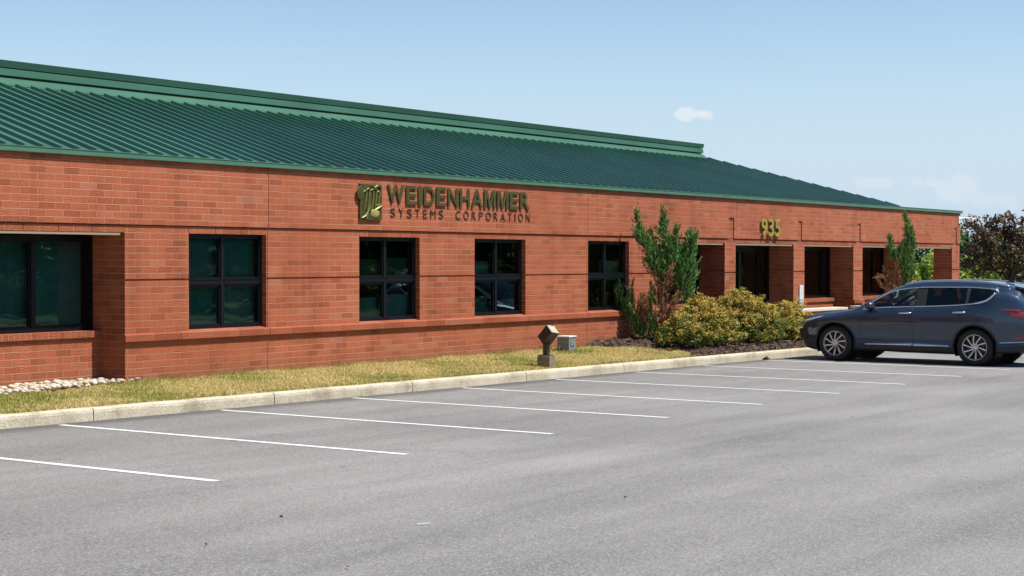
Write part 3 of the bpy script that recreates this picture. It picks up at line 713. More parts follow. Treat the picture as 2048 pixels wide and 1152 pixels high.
em.build('emblem_script', M['bronze_light'], sg)
em = MB(); em.sphere(P(.40, .12, .045), (.13, .02, .075), 14, 8); em.build('emblem_seed', M['gold_pale'], sg)
em = MB(); em.sphere(P(.0, .47, .05), (.095, .02, .125), 16, 8); em.build('emblem_leaf', M['bronze'], sg)
em = MB(); em.tube([P(.30, .60), P(.38, .57), P(.46, .605), (ex + .54, SY - .05, ez + .59), P(.56, .53)], [.008, .02, .022, .02, .008], 6); em.build('emblem_curl', M['plaque'], sg)
nb = empty('building_number', (38.7, SY, 2.41), 'gold house number 935 fixed to the brick above the entrance', 'house number')
for ch, a in (('9', 38.19), ('3', 38.57), ('5', 38.95)): glyph(ch, a, a + .32, 2.425, 2.875, SY - .065, .035, M['gold'], 'digit', nb, .018)

# security camera under the eave corner
scam = empty('security_camera', (52.55, Y0 - .03, 3.1), 'white security camera on a bracket at the far roof corner', 'camera')
b = MB(); b.box(52.47, 52.60, Y0 - .055, Y0 - .027, 3.0, 3.24); b.build('bracket', M['white'], scam, bevel=.005)
b = MB(); b.tube([(52.55, Y0 - .05, 3.15), (52.68, Y0 - .14, 3.19), (52.86, Y0 - .2, 3.18)], .028, 8); b.build('arm', M['white'], scam)
b = MB(); b.sphere((52.98, Y0 - .24, 3.13), (.17, .12, .085), 14, 8); b.box(52.84, 53.16, Y0 - .35, Y0 - .13, 3.15, 3.19); b.build('housing', M['white'], scam, smooth=False)
b = MB(); b.sphere((52.98, Y0 - .24, 3.06), (.075, .075, .06), 12, 6); b.build('lens_dome', M['frame'], scam, smooth=True)

# ---------------------------------------------------------------- things on the lawn strip
# floodlight
fz = stripz(25.3, 16.72)
fl = empty('flood_light', (25.3, 16.72, fz), 'brown box floodlight tilted on a short post and concrete foot', 'floodlight')
Rd = Vector((math.sin(.6045), -math.cos(.6045), 0)); Fd = Vector((math.cos(.6045), math.sin(.6045), 0)); Zd = Vector((0, 0, 1))
b = MB(); b.prism([(-.125, -.125), (.125, -.125), (.125, .125), (-.125, .125)], 'z', -.15, .20)
o = b.build('footing', M['footing'], fl, world=False, bevel=.008); o.rotation_euler = (0, 0, math.radians(8))
b = MB(); b.box(-.045, .045, -.045, .045, .2005, .43); b.box(-.10, .10, -.10, .10, .2002, .215); b.build('post', M['fixture'], fl, world=False, bevel=.004)
ax = (Rd * .55 + Zd * .74 - Fd * .40).normalized()
s1 = ax.cross(Fd).normalized()
ca, sa = math.cos(math.radians(43)), math.sin(math.radians(43))
e1 = (s1 * ca + Fd * sa).normalized(); e1 = (e1 - ax * e1.dot(ax)).normalized(); e2 = ax.cross(e1)
hc_ = Vector((0, 0, .57)) + Rd * .035
b = MB(); b.obox(hc_, e1 * .102, e2 * .102, ax * .145); b.build('lamp_head', M['fixture'], fl, world=False, bevel=.006)
b = MB(); b.obox(hc_ + ax * .149, e1 * .094, e2 * .094, ax * .004); b.build('sunlit_end_plate', M['fixture_top'], fl, world=False)  # thin plate added to carry the painted sunlit tone of the head's end
b = MB(); b.obox(hc_ - ax * .02 - Zd * .10, Rd * .05, Fd * .05, Zd * .06); b.build('knuckle', M['fixture'], fl, world=False, bevel=.004)
# grey utility box with conduit
ub = empty('utility_box', (28.35, 18.25, stripz(28.35, 18.25)), 'small grey metal utility box with a lid coloured white as if sunlit against the brick wall', 'utility box')
b = MB(); b.prism([(-.15, 0), (.15, 0), (.17, .06), (.17, .30), (-.17, .30), (-.17, .06)], 'y', -.13, .13); o = b.build('box_body', M['grey_metal'], ub, world=False, bevel=.006); o.rotation_euler = (0, 0, .15)
b = MB(); b.box(-.185, .185, -.145, .145, .301, .325); b.sphere((.02, .0, .326), (.015, .015, .01), 8, 4); o = b.build('lid', M['white'], ub, world=False, bevel=.004); o.rotation_euler = (0, 0, .15)  # white stands for sun on the grey box's top
b = MB(); b.box(-.10, .10, -.143, -.131, .13, .20); o = b.build('latch_plate', M['grey_metal'], ub, world=False); o.rotation_euler = (0, 0, .15)
b = MB(); b.tube([(-.30, -.02, -.05), (-.27, -.01, .13), (-.22, 0, .08), (-.14, .02, .02)], .016, 8); b.build('conduit', M['bark'], ub, world=False, smooth=True)
# white marker post with pale blue marks, standing behind the shrubs
mpx, mpy = 38.05, 17.62
mk = empty('marker_post', (mpx, mpy, mulchz(37.2, mpy)), 'slim white marker post with pale blue marks behind the golden shrubs', 'post')
mn = Vector((-.42, -.91, 0)).normalized(); mu = Vector((-mn.y, mn.x, 0))
b = MB(); b.obox((0, 0, .62), mu * .064, mn * .03, Zd * .66); b.build('post_body', M['white'], mk, world=False, bevel=.008)
b = MB()
for k in range(4): b.obox(Vector((0, 0, .92 - .085 * k)) + mn * .032, mu * .03, mn * .002, Zd * .022); b.build('marking', M['pale_blue'], mk, world=False); b = MB()
# low brick planter walls by the entrance, with limestone caps
for lab, xa, xb2 in (('low brick planter wall with pale stone cap directly behind the white marker post', 38.9, 42.0), ('low brick planter wall with pale stone cap above the bonnet of the parked car', 43.3, 46.5)):
    pw = empty('planter_wall', ((xa + xb2) / 2, 18.35, lotz(xa, 17.4)), lab, 'wall', 'planter walls at the entrance')
    b = MB(); b.box(xa, xb2, 18.2, 18.5, -.6, .50); b.build('brickwork', M['brick'], pw, uv=True)
    b = MB(); b.box(xa - .06, xb2 + .06, 18.1, 18.56, .502, .565); b.build('cap_stone', M['limestone'], pw, bevel=.006)

# ---------------------------------------------------------------- grass, gravel, mulch (nobody could count them)
def blades(name, X, Y, Z, h, w, m):
    n = len(X); P = np.stack([X, Y, Z], 1)
    up = np.stack([RNG.normal(0, .6, n), RNG.normal(0, .6, n), np.ones(n)], 1); up = unit(up)
    side = unit(np.cross(up, rnd(n)))
    T = up * (h / 2)[:, None]; B = side * (w / 2)[:, None]
    o = quads(name, P + T * .85, T, B, m, None, 'stuff'); return o
def strip_pts(n, x0, x1):
    X = RNG.uniform(x0, x1, n); Y = RNG.uniform(YK + .15, Y0 - .01, n)
    keep = X < np.interp(Y, [16.3, 16.9, 17.5, 18.2, 18.84], [30.0, 31.0, 31.3, 30.6, 29.7]) + RNG.normal(0, .08, n)
    gr = (X < 17.6) & (Y > np.interp(X, [12, 14.5, 17.6], [18.1, 18.34, 18.86]))
    keep &= ~gr; X, Y = X[keep], Y[keep]
    Z = np.array([stripz(a, b) + bumpz(a, b) * (1 if b > YK + .3 else 0) for a, b in zip(X, Y)]) - .008
    return X, Y, Z
def patch(X, Y): return np.sin(X * .9 + 1) * np.sin(Y * 2.1 + X * .35) + .6 * np.sin(X * 2.7 - Y * 1.9) + .35 * np.sin(X * 7.1 + Y * 5.3)
X, Y, Z = strip_pts(120000, 10.5, 31.6); pt = patch(X, Y) - np.where(X < 17, .5, 0) + RNG.normal(0, .5, len(X))
d = pt > -.8
h = RNG.uniform(.025, .065, len(X)); w = RNG.uniform(.006, .013, len(X))
finish(blades('grass', X[d], Y[d], Z[d], h[d], w[d], M['grass']), 'dry yellowed lawn strip between kerb and brick wall', 'grass')
finish(blades('grass', X[~d], Y[~d], Z[~d], h[~d] * 1.15, w[~d], M['grassgreen']), 'greener blades in patches of the dry lawn strip', 'grass')
# taller tufts where the mower does not reach: along the wall, the kerb, the box and the light
tx = np.concatenate([RNG.normal(28.4, .25, 700), RNG.normal(25.75, .22, 500), RNG.uniform(17.3, 30, 2600)])
ty = np.concatenate([RNG.normal(18.05, .07, 700), RNG.normal(16.75, .12, 500), Y0 - .09 + RNG.normal(0, .02, 2600)])
tx = np.concatenate([tx, RNG.uniform(11, 30.5, 2600)]); ty = np.concatenate([ty, YK + .185 + np.abs(RNG.normal(0, .03, 2600))])
k = (ty > YK + .18) & (ty < Y0 - .07) & (np.sin(tx * 1.7) + np.sin(tx * 4.3) + RNG.normal(0, 1, len(tx)) > -.4); tx, ty = tx[k], ty[k]
tz = np.array([stripz(a, b) for a, b in zip(tx, ty)]) - .01
finish(blades('grass', tx, ty, tz, RNG.uniform(.05, .12, len(tx)), RNG.uniform(.007, .013, len(tx)), M['grassgreen']), 'long uncut grass along the wall foot and around the fixtures', 'grass')

def stones(name, pts, m, lo, hi, flat=.55):
    ico = bmesh.new(); bmesh.ops.create_icosphere(ico, subdivisions=2, radius=1); bv = np.array([v.co[:] for v in ico.verts]); bf = [[v.index for v in f.verts] for f in ico.faces]; ico.free()
    mb = MB()
    for p in pts:
        s = RNG.uniform(lo, hi); sc = s * np.array([RNG.uniform(.8, 1.4), RNG.uniform(.7, 1.1), flat * RNG.uniform(.7, 1.2)])
        a = RNG.uniform(0, 6.28); ph = RNG.uniform(0, 6, 3)
        v = bv * (1 + .10 * np.sin(bv[:, [1, 2, 0]] * 3 + ph)) * sc
        v = np.stack([v[:, 0] * math.cos(a) - v[:, 1] * math.sin(a), v[:, 0] * math.sin(a) + v[:, 1] * math.cos(a), v[:, 2]], 1) + np.array(p)
        mb.add(v, bf)
    return mb.build(name, m, None, smooth=True)
n = 1900; X = RNG.uniform(11.5, 17.7, n); Y = RNG.uniform(18.0, 19.42, n)
k = (Y > np.interp(X, [12, 14.5, 17.7], [18.05, 18.32, 18.84]) + RNG.normal(0, .03, n)) & ((X < 17.14) | (Y < Y0 - .03)); X, Y = X[k], Y[k]
o = stones('gravel', [(a, b, .012 + RNG.uniform(0, .045)) for a, b in zip(X, Y)], M['stone'], .022, .055); finish(o, 'pale river stones heaped at the foot of the recessed window', 'gravel', kind='stuff')
n = 9000; X = RNG.uniform(29.6, 37.2, n); Y = RNG.uniform(YK + .2, Y0 - .05, n)
k = X > np.interp(Y, [16.3, 16.9, 17.5, 18.2, 18.84], [30.0, 31.0, 31.3, 30.6, 29.7]) + RNG.normal(0, .05, n); X, Y = X[k], Y[k]
Pm = np.stack([X, Y, [mulchz(a, b) + .012 for a, b in zip(X, Y)]], 1)
N = unit(rnd(len(X)) * .7 + np.array([0, 0, 1])); T = unit(np.cross(N, rnd(len(X)))); B = np.cross(N, T)
s = RNG.uniform(.02, .055, len(X))[:, None]
finish(quads('mulch_chips', Pm, T * s, B * s * .35, M['chip'], None, 'stuff'), 'dark shredded bark mulch under the shrubs', 'mulch')

# ---------------------------------------------------------------- shrubs and trees
def axes_pt(B, a, z, dep): return np.array([B[0] + .568 * a + .823 * dep, B[1] - .823 * a + .568 * dep, z])
def sprays(name, branches, m, parent, dens, L, rad=1.0, asp=.26, tuft=15):
    """foliage in ragged pointed tufts packed round limbs: branches are lists of (point, radius)"""
    P = []; D = []
    for br in branches:
        for (p, r), (q, s) in zip(br[:-1], br[1:]):
            p, q = np.array(p), np.array(q); ln = np.linalg.norm(q - p); n = max(1, int(dens * ln * (r + s) / .2 / tuft))
            dr = unit(p - q)
            for _ in range(n):
                t = RNG.uniform(0, 1); o = rnd(1)[0]; rr = (r + (s - r) * t) * RNG.uniform(.1, 1.05) * rad
                c = p + (q - p) * t + o * rr; k = int(tuft * RNG.uniform(.5, 1.4)); ax = unit(dr * 1.1 + o * .75 + np.array([0, 0, .4]) + rnd(1)[0] * .25)
                l_ = L * RNG.uniform(.7, 1.6); u = RNG.uniform(-.6, 1.0, (k, 1))
                P.append(c + ax * u * l_ + rnd(k) * l_ * .20 * (1.15 - u)); D.append(unit(rnd(k) * .42 + ax))
    P = np.concatenate(P); D = np.concatenate(D); n = len(P)
    s = L * RNG.uniform(.45, 1.15, (n, 1)) / 2; Bv = unit(np.cross(D, rnd(n)))
    return quads(name, P, D * s, Bv * s * asp, m, parent)
def limb(B, pts, rmax, rmin, dep0=0, dep1=0, jit=.05):
    n = len(pts); out = []
    for i, (a, z) in enumerate(pts):
        t = i / max(1, n - 1); r = rmin + (rmax - rmin) * math.sin(min(1, t * 1.25) * math.pi / 2)
        out.append((axes_pt(B, a + random.uniform(-jit, jit), z, dep0 + (dep1 - dep0) * t + random.uniform(-jit, jit)), r))
    return out

# tall wind-twisted juniper at the corner of the mulch bed
JB = (32.1, 17.75, stripz(32.1, 17.75) + .06)
J = empty('juniper', JB, 'tall twisted green juniper with pointed tips and browned dead lower branches against the brick wall', 'juniper')
ls = {'A': [(-.92, 2.86), (-.87, 2.57), (-.83, 2.36), (-.7, 2.12), (-.57, 1.85), (-.47, 1.56)],
      'B': [(-.33, 2.91), (-.34, 2.65), (-.35, 2.44), (-.26, 2.23), (-.22, 2.01), (-.25, 1.68)],
      'C': [(-.06, 2.52), (-.1, 2.31), (-.1, 2.07), (-.06, 1.8), (-.12, 1.62)],
      'D': [(.37, 2.41), (.31, 2.2), (.15, 1.96), (.15, 1.7), (.08, 1.5)],
      'D2': [(.26, 2.46), (.28, 2.23), (.24, 1.9), (.2, 1.6)], 'E': [(.31, 1.85), (.28, 1.54), (.2, 1.27), (.15, 1.0)], 'H': [(-.12, 2.0), (-.08, 1.75), (-.05, 1.5), (-.02, 1.3)], 'I': [(-.34, 2.0), (-.36, 1.75), (-.38, 1.5)],
      'F': [(-1.0, 2.46), (-.88, 2.36), (-.8, 2.26)], 'G': [(-.62, 2.44), (-.62, 2.23), (-.52, 1.96), (-.4, 1.7)]}
gb = []; wood = MB(); wood.tube([JB, axes_pt(JB, -.3, .5, 0), axes_pt(JB, -.34, .95, .02), axes_pt(JB, -.3, 1.5, .03)], [.085, .07, .055, .03], 8)
for q, (kk, pts) in enumerate(ls.items()):
    d1 = random.uniform(-.25, .3) * (0 if kk in 'B' else 1)
    lb = limb(JB, pts, .20 if kk in 'ABD' else (.18 if kk in ('C', 'D2', 'E', 'H', 'I') else .12), .035, d1, d1 * .3, .03); gb.append(lb)
    wood.tube([p for p, r in lb][1:] + [axes_pt(JB, -.33, 1.05, 0)], [.012 + .006 * i for i in range(len(lb))], 6)
sprays('foliage', gb, M['juniper'], J, 1750, .095, 1.08, .26)
tips = [[(p + np.array([0, 0, .10]), .012), (q, .05)] for (p, r), (q, s) in [(b[0], b[1]) for b in gb]] + [limb(JB, [(-.8, 1.78), (-.7, 1.62), (-.62, 1.55)], .04, .015, -.05, -.05, .01)]
for t in tips: sprays('pale_tip', [t], M['juniper_tip'], J, 1100, .08)
lw = []
for pts, r, dd in (([(-1.29, 1.32), (-1.25, 1.06), (-1.12, .74), (-.99, .45), (-.86, .21)], .14, .15), ([(-1.12, 1.2), (-1.08, .9), (-.98, .6), (-.9, .3)], .12, -.05), ([(-.62, .9), (-.57, .58), (-.62, .2)], .17, -.1),
                   ([(-.84, .8), (-.78, .5), (-.75, .15)], .15, .1), ([(-.57, 1.25), (-.62, 1.08), (-.5, .9)], .11, -.15), ([(-.35, .7), (-.4, .4), (-.42, .1)], .16, .05)):
    lb = limb(JB, pts, r, .05, dd, dd * .4, .03); lw.append(lb); wood.tube([p for p, r_ in lb], [.008 + .004 * i for i in range(len(lb))], 6)
sprays('foliage', lw, M['juniper'], J, 1500, .09, 1.1, .26)
br = []
for pts, r, dd in (([(-.16, 1.66), (-.24, 1.50), (-.30, 1.3)], .11, -.34), ([(-.5, 1.5), (-.42, 1.25), (-.38, 1.0)], .15, -.16), ([(-.38, 1.0), (-.40, .7), (-.38, .4)], .16, -.12), ([(-.02, 1.1), (-.1, .98), (-.2, .8)], .12, -.2), ([(-.2, .78), (-.28, .6), (-.34, .4)], .13, -.2),
                   ([(-.99, 1.40), (-1.02, 1.15), (-.98, .8), (-.9, .45)], .045, 0), ([(-.86, 1.1), (-.84, .8), (-.86, .5)], .10, -.12), ([(-.7, 1.0), (-.7, .8), (-.72, .5)], .07, -.18), ([(-.62, 1.58), (-.52, 1.44), (-.44, 1.3)], .05, -.1), ([(.1, 1.2), (0, 1.05), (-.1, .9)], .10, .05)):
    lb = limb(JB, pts, r, .03, dd, dd * .4, .025); br.append(lb); wood.tube([p for p, r_ in lb] + [axes_pt(JB, -.33, max(.15, pts[-1][1] - .25), 0)], [.007 + .005 * i for i in range(len(lb) + 1)], 6)
sprays('dead_foliage', br, M['dead'], J, 1500, .085, 1.15, .26)
wood.build('trunk', M['bark'], J, smooth=True)

# second, narrower juniper behind the car
KB = (44.3, 17.3, lotz(44.3, 17.3) + .05)
K = empty('juniper', KB, 'narrow half dead juniper with orange brown lower branches behind the roof of the parked car', 'juniper')
gb = []; wood = MB(); wood.tube([KB, axes_pt(KB, -.03, .6, 0), axes_pt(KB, -.02, 1.3, 0), axes_pt(KB, .0, 2.2, 0)], [.08, .06, .045, .02], 8)
for pts, r, dd in (([(-.08, 3.1), (-.06, 2.85), (.02, 2.6), (.05, 2.18), (.0, 1.8), (-.03, 1.3), (-.07, .9)], .19, 0), ([(-.51, 2.46), (-.50, 2.22), (-.35, 1.97), (-.14, 1.66)], .15, .1), ([(-.17, 2.36), (-.2, 2.08), (-.14, 1.8)], .13, -.1), ([(.18, 1.75), (.1, 1.52), (-.02, 1.23)], .13, -.05), ([(.12, 2.7), (.12, 2.4), (.06, 2.1)], .12, .1), ([(-.36, 2.1), (-.25, 1.85), (-.1, 1.6)], .13, -.12)):
    lb = limb(KB, pts, r, .03, dd, 0, .03); gb.append(lb); wood.tube([p for p, r_ in lb], [.01 + .005 * i for i in range(len(lb))], 6)
sprays('foliage', gb, M['juniper'], K, 1750, .10, 1.05, .26)
for t in ([(gb[0][0][0] + np.array([0, 0, .12]), .01), (gb[0][1][0], .04)], [(gb[1][0][0] + np.array([0, 0, .06]), .01), (gb[1][1][0], .04)]): sprays('pale_tip', [t], M['juniper_tip'], K, 1100, .08)
br = []
for pts, r, dd in (([(-.86, 1.37), (-.63, 1.34), (-.38, 1.2)], .085, -.1), ([(-.35, 1.8), (-.28, 1.52), (-.24, 1.15)], .10, -.1), ([(-.66, 1.55), (-.52, 1.35), (-.3, 1.1)], .10, .05), ([(-.84, 1.28), (-.7, 1.1), (-.4, .9)], .09, 0), ([(-.5, 1.2), (-.35, 1.0), (-.2, .7)], .16, -.05)):
    lb = limb(KB, pts, r, .03, dd, 0, .02); br.append(lb); wood.tube([p for p, r_ in lb] + [axes_pt(KB, -.05, .7, 0)], [.007 + .005 * i for i in range(len(lb) + 1)], 6)
sprays('dead_foliage', br, M['dead'], K, 1700, .10, 1.2, .26)
wood.build('trunk', M['bark'], K, smooth=True)

# clipped golden shrubs
def gold_shrub(x, y, rx, ry, h, label):
    z0 = stripz(x, y) + .08
    e = empty('golden_shrub', (x, y, z0), label, 'shrub', 'golden shrubs in the mulch bed')
    cl = []; gl = []
    for i in range(620):
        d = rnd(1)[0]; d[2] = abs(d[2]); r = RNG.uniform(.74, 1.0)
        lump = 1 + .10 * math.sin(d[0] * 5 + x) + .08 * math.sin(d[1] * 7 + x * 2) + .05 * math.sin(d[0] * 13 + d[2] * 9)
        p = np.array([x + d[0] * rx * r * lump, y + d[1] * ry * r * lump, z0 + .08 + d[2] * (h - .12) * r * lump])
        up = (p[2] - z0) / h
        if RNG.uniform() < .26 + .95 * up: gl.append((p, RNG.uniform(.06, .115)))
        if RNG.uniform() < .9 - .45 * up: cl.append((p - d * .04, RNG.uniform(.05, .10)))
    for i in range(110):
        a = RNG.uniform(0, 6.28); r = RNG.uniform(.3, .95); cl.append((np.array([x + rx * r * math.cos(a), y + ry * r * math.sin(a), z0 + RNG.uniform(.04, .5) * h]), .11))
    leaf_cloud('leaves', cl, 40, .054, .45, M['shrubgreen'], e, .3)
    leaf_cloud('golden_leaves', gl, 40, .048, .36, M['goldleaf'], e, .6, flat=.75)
    w = MB()
    for i in range(16):
        a = RNG.uniform(0, 6.28); r = RNG.uniform(.3, .85)
        w.tube([(x + .12 * math.cos(a), y + .12 * math.sin(a), z0 - .1), (x + rx * r * .5 * math.cos(a), y + ry * r * .5 * math.sin(a), z0 + h * .4), (x + rx * r * math.cos(a), y + ry * r * math.sin(a), z0 + h * .8)], [.014, .01, .004], 5)
    w.build('stems', M['bark'], e)
gold_shrub(32.3, 17.35, 1.35, .80, 1.02, 'broad golden leaved shrub beside the tall juniper, first of the row')
gold_shrub(34.55, 17.35, 1.2, .78, 1.16, 'tallest golden leaved shrub in front of the entrance doors, middle of the row')
gold_shrub(36.3, 17.25, .95, .66, .98, 'golden leaved shrub nearest the white marker post and the parked car')

# purple-leaved tree at the end of the building
def tree(name, x, y, zc, r, zg, n, per, size, m, label, cat, cr=.34, group=None, trunk=.07, seedw=.25):
    e = empty(name, (x, y, zg), label, cat, group)
    cl = crown_clumps((x, y, zc), r, n, cr, seedw)
    leaf_cloud('crown', cl, per, size, .55, m, e, .35)
    w = MB(); w.tube([(x, y, zg - .1), (x + .04, y, zg + (zc - zg) * .5), (x - .02, y + .03, zc), (x, y, zc + r[2] * .6)], [trunk, trunk * .8, trunk * .55, trunk * .2], 7)
    for c, q in cl[::max(1, n // 14)]:
        c = np.array(c); w.tube([(x, y, zg + (zc - zg) * .55), ((x + c[0]) / 2, (y + c[1]) / 2, (zc - r[2] * .4 + c[2]) / 2), c], [trunk * .4, trunk * .25, .008], 5)
    w.build('trunk', M['bark'], e)
    return e
tree('plum_tree', 62, 20.25, 2.35, (1.75, 1.75, 1.38), lotz(62, 20), 120, 80, .15, M['plum'], 'dark purple leaved ornamental tree beyond the corner of the building', 'tree', .27, trunk=.08, seedw=.35)
hz = lambda x, y: lotz(x, y) - .06
labs = ['yellow green shrub glimpsed through the open bay of the porch', 'yellow green shrub mostly hidden behind the open bay of the porch', 'yellow green shrub just right of the building corner', 'pale green shrub under the left side of the purple tree', 'yellow green shrub behind the purple tree trunk', 'bright green shrub at the right edge behind the purple tree']
for k, (y, h) in enumerate([(30.6, 2.75), (29.2, 2.85), (27.6, 2.8), (26.3, 2.5), (25.1, 2.9), (23.8, 2.6)]):
    x = 78 + .7 * math.sin(k * 2.1); z = hz(x, y)
    tree('wild_shrub', x, y, z + h * .52, (1.1, 1.0, h * .5), z, 60, 60, .19, M['hedge'], labs[k], 'shrub', .34, 'wild shrubs beyond the building', .05)
fl_ = [('fargreen', 108, 42.0, 3.6), ('fargreen', 104, 39.2, 3.4), ('treegreen', 106, 38.3, 5.2), ('treegreen', 112, 38.2, 4.5), ('fargreen', 100, 33.0, 4.3), ('treegreen', 102, 31.0, 4.6)]
tl = ['dark green tree top seen high in the porch bay', 'dark green tree hidden mostly by the end pier', 'fresh green tree rising between building corner and purple tree', 'lower green tree behind the building corner', 'dark tree behind the crown of the purple tree', 'green tree behind the right edge of the purple tree']
for k, (mm, x, y, h) in enumerate(fl_):
    z = hz(x, y); tree('green_tree', x, y, z + h * .58, (1.9, 1.9, h * .42), z, 55, 60, .30, M[mm], tl[k], 'tree', .5, 'green trees in the far background', .10)
# greenery across the lot, mirrored in the windows and the car
cl = [((x + RNG.normal(0, .5), -10.6 + RNG.normal(0, .5), .35 + RNG.uniform(0, 1.0)), .55) for x in np.arange(8, 118, .55)]
finish(leaf_cloud('hedge', cl, 110, .26, .5, M['shrubgreen'], None, .3, 'stuff'), 'clipped hedge across the parking lot', 'hedge')
cl = []
for x in np.arange(4, 150, 3.4):
    cy = -24 + RNG.normal(0, 2.2); hh = RNG.uniform(7, 11)
    for i in range(20):
        d = rnd(1)[0]; cl.append((np.array([x + d[0] * 3.1, cy + d[1] * 2.6, hh * .52 + d[2] * hh * .5 - .5]), 1.25))
finish(leaf_cloud('tree_line', cl, 95, .85, .6, M['treegreen'], None, .3, 'stuff'), 'wood across the parking lot', 'trees')

# litter on the asphalt
def litter(name, x, y, m, size, n, label, cat):
    P = np.array([[x + RNG.normal(0, size * .5), y + RNG.normal(0, size * .5), lotz(x, y) + .014 + RNG.uniform(0, size * .5)] for _ in range(n)])
    N = unit(rnd(n) * .6 + np.array([0, 0, 1])); T = unit(np.cross(N, rnd(n))); B = np.cross(N, T)
    o = quads(name, P, T * size, B * size * .55, m); finish(o, label, cat); return o
litter('fallen_leaf', 8.233, 8.239, M['redleaf'], .018, 2, 'red fallen leaf near the lower left of the asphalt', 'leaf')
litter('fallen_leaf', 8.151, 6.895, M['redleaf'], .016, 2, 'smaller red fallen leaf toward the bottom centre of the asphalt', 'leaf')
litter('leaf_litter', 32.87, 16.03, M['brownleaf'], .075, 12, 'clump of reddish brown dead leaves against the kerb', 'leaves')
b = MB(); b.obox((9.895, 7.635, lotz(9.9, 7.6) + .012), Rd * .05 + Fd * .02, Fd * .004, Zd * .004); finish(b.build('stick', M['white'], None), 'short bleached white stick lying on the asphalt', 'stick')
for x, y, lab in ((12.1, 7.2, 'dark pebble on the asphalt right of the white stick'), (20.6, 8.8, 'dark pebble on the asphalt farther out'), (9.55, 8.75, 'dark pebble on the asphalt left of the white stick')):
    o = stones('pebble', [(x, y, lotz(x, y) + .01)], M['fixture'], .010, .013); finish(o, lab, 'pebble')

# ---------------------------------------------------------------- the parked SUV (x forward, y left, z up, origin under the front axle)
def paint_mat():
    m, n, l, b = mat('dark_blue_metallic_paint')
    tc = n.new('ShaderNodeTexCoord'); v = n.new('ShaderNodeTexVoronoi'); v.inputs['Scale'].default_value = 900; l.new(tc.outputs['Object'], v.inputs['Vector'])
    s = n.new('ShaderNodeSeparateColor'); l.new(v.outputs['Color'], s.inputs[0])
    r = ramp(n, [(0, (.016, .032, .058)), (1, (.030, .054, .092))], 1); l.new(s.outputs[0], r.inputs[0]); l.new(r.outputs[0], b.inputs['Base Color'])
    b.inputs['Metallic'].default_value = .55; b.inputs['Roughness'].default_value = .34; b.inputs['Coat Weight'].default_value = 1; b.inputs['Coat Roughness'].default_value = .03
    return m
M['paint'] = paint_mat()
M['plastic'] = simple('black_plastic', (.018, .018, .019), .6, var=.15)
M['tyre'] = simple('tyre_rubber', (.016, .016, .016), .8, var=.2, scale=20)
M['chrome'] = simple('bright_trim', (.98, 1.0, 1.05), .16, metal=.95, var=.03)
M['alloy'] = simple('machined_alloy', (.84, .84, .85), .28, metal=.85, var=.05)
M['dark_alloy'] = simple('dark_wheel_backing', (.012, .012, .013), .5)
M['redlamp'] = simple('red_lamp_lens', (.26, .010, .012), .12, var=.1, coat=1)
M['clearlamp'] = simple('clear_lamp_lens', (.45, .43, .46), .12, metal=.3, var=.2, coat=1)
M['amber'] = simple('side_reflector', (.55, .05, .06), .2)
M['seat'] = simple('dark_seat_fabric', (.025, .026, .03), .85, var=.2, scale=20)
M['beige'] = simple('pale_headliner', (.34, .32, .28), .9)
M['teal'] = simple('teal_cloth', (.10, .45, .45), .8)

def pchip(xk, yk, x):
    xk = np.asarray(xk, float); yk = np.asarray(yk, float)
    if xk[0] > xk[-1]: xk, yk = xk[::-1], yk[::-1]
    h = np.diff(xk); d = np.diff(yk) / h; m = np.zeros_like(yk)
    m[0], m[-1] = d[0], d[-1]
    for i in range(1, len(yk) - 1):
        if d[i - 1] * d[i] > 0:
            w1, w2 = 2 * h[i] + h[i - 1], h[i] + 2 * h[i - 1]; m[i] = (w1 + w2) / (w1 / d[i - 1] + w2 / d[i])
    x = np.asarray(x, float); i = np.clip(np.searchsorted(xk, x) - 1, 0, len(h) - 1); t = (x - xk[i]) / h[i]
    return (yk[i] * (1 + 2 * t) * (1 - t) ** 2 + h[i] * m[i] * t * (1 - t) ** 2 + yk[i + 1] * t * t * (3 - 2 * t) + h[i] * m[i + 1] * t * t * (t - 1))
def curve(*pts): return lambda x: float(pchip([p[0] for p in pts], [p[1] for p in pts], x))
cw = curve((.93, .60), (.90, .70), (.8, .80), (.65, .87), (.5, .89), (.3, .915), (0, .925), (-.5, .92), (-1.5, .92), (-2.3, .925), (-2.8, .94), (-3.1, .93), (-3.35, .90), (-3.55, .85), (-3.7, .78), (-3.8, .68), (-3.84, .58))
czb = curve((.93, .36), (.85, .28), (.7, .23), (.4, .20), (-.4, .215), (-2.3, .20), (-3.2, .24), (-3.6, .28), (-3.84, .42))
czd = curve((.93, .70), (.8, .79), (.6, .84), (.4, .85), (0, .91), (-.3, .96), (-.545, 1.0), (-.917, 1.045), (-1.8, 1.08), (-2.48, 1.118), (-2.79, 1.155), (-2.95, 1.198), (-3.06, 1.268), (-3.13, 1.332), (-3.3, 1.335), (-3.5, 1.29), (-3.6, 1.19), (-3.7, 1.03), (-3.84, .66))
czx = curve((-.545, 1.012), (-.66, 1.10), (-.917, 1.26), (-1.145, 1.358), (-1.37, 1.405), (-1.82, 1.437), (-2.48, 1.442), (-3.0, 1.416), (-3.095, 1.396), (-3.13, 1.345))
czt = curve((.93, .775), (.88, .845), (.8, .875), (.7, .895), (.6, .91), (.45, .930), (0, .985), (-.2, 1.015), (-.40, 1.075), (-.47, 1.10), (-.8, 1.29), (-1.2, 1.468), (-1.36, 1.515), (-1.7, 1.558), (-2.2, 1.572), (-2.76, 1.555), (-3.13, 1.515), (-3.3, 1.485), (-3.45, 1.45), (-3.52, 1.41), (-3.6, 1.27), (-3.69, 1.10), (-3.75, 1.0), (-3.80, .90), (-3.84, .70))
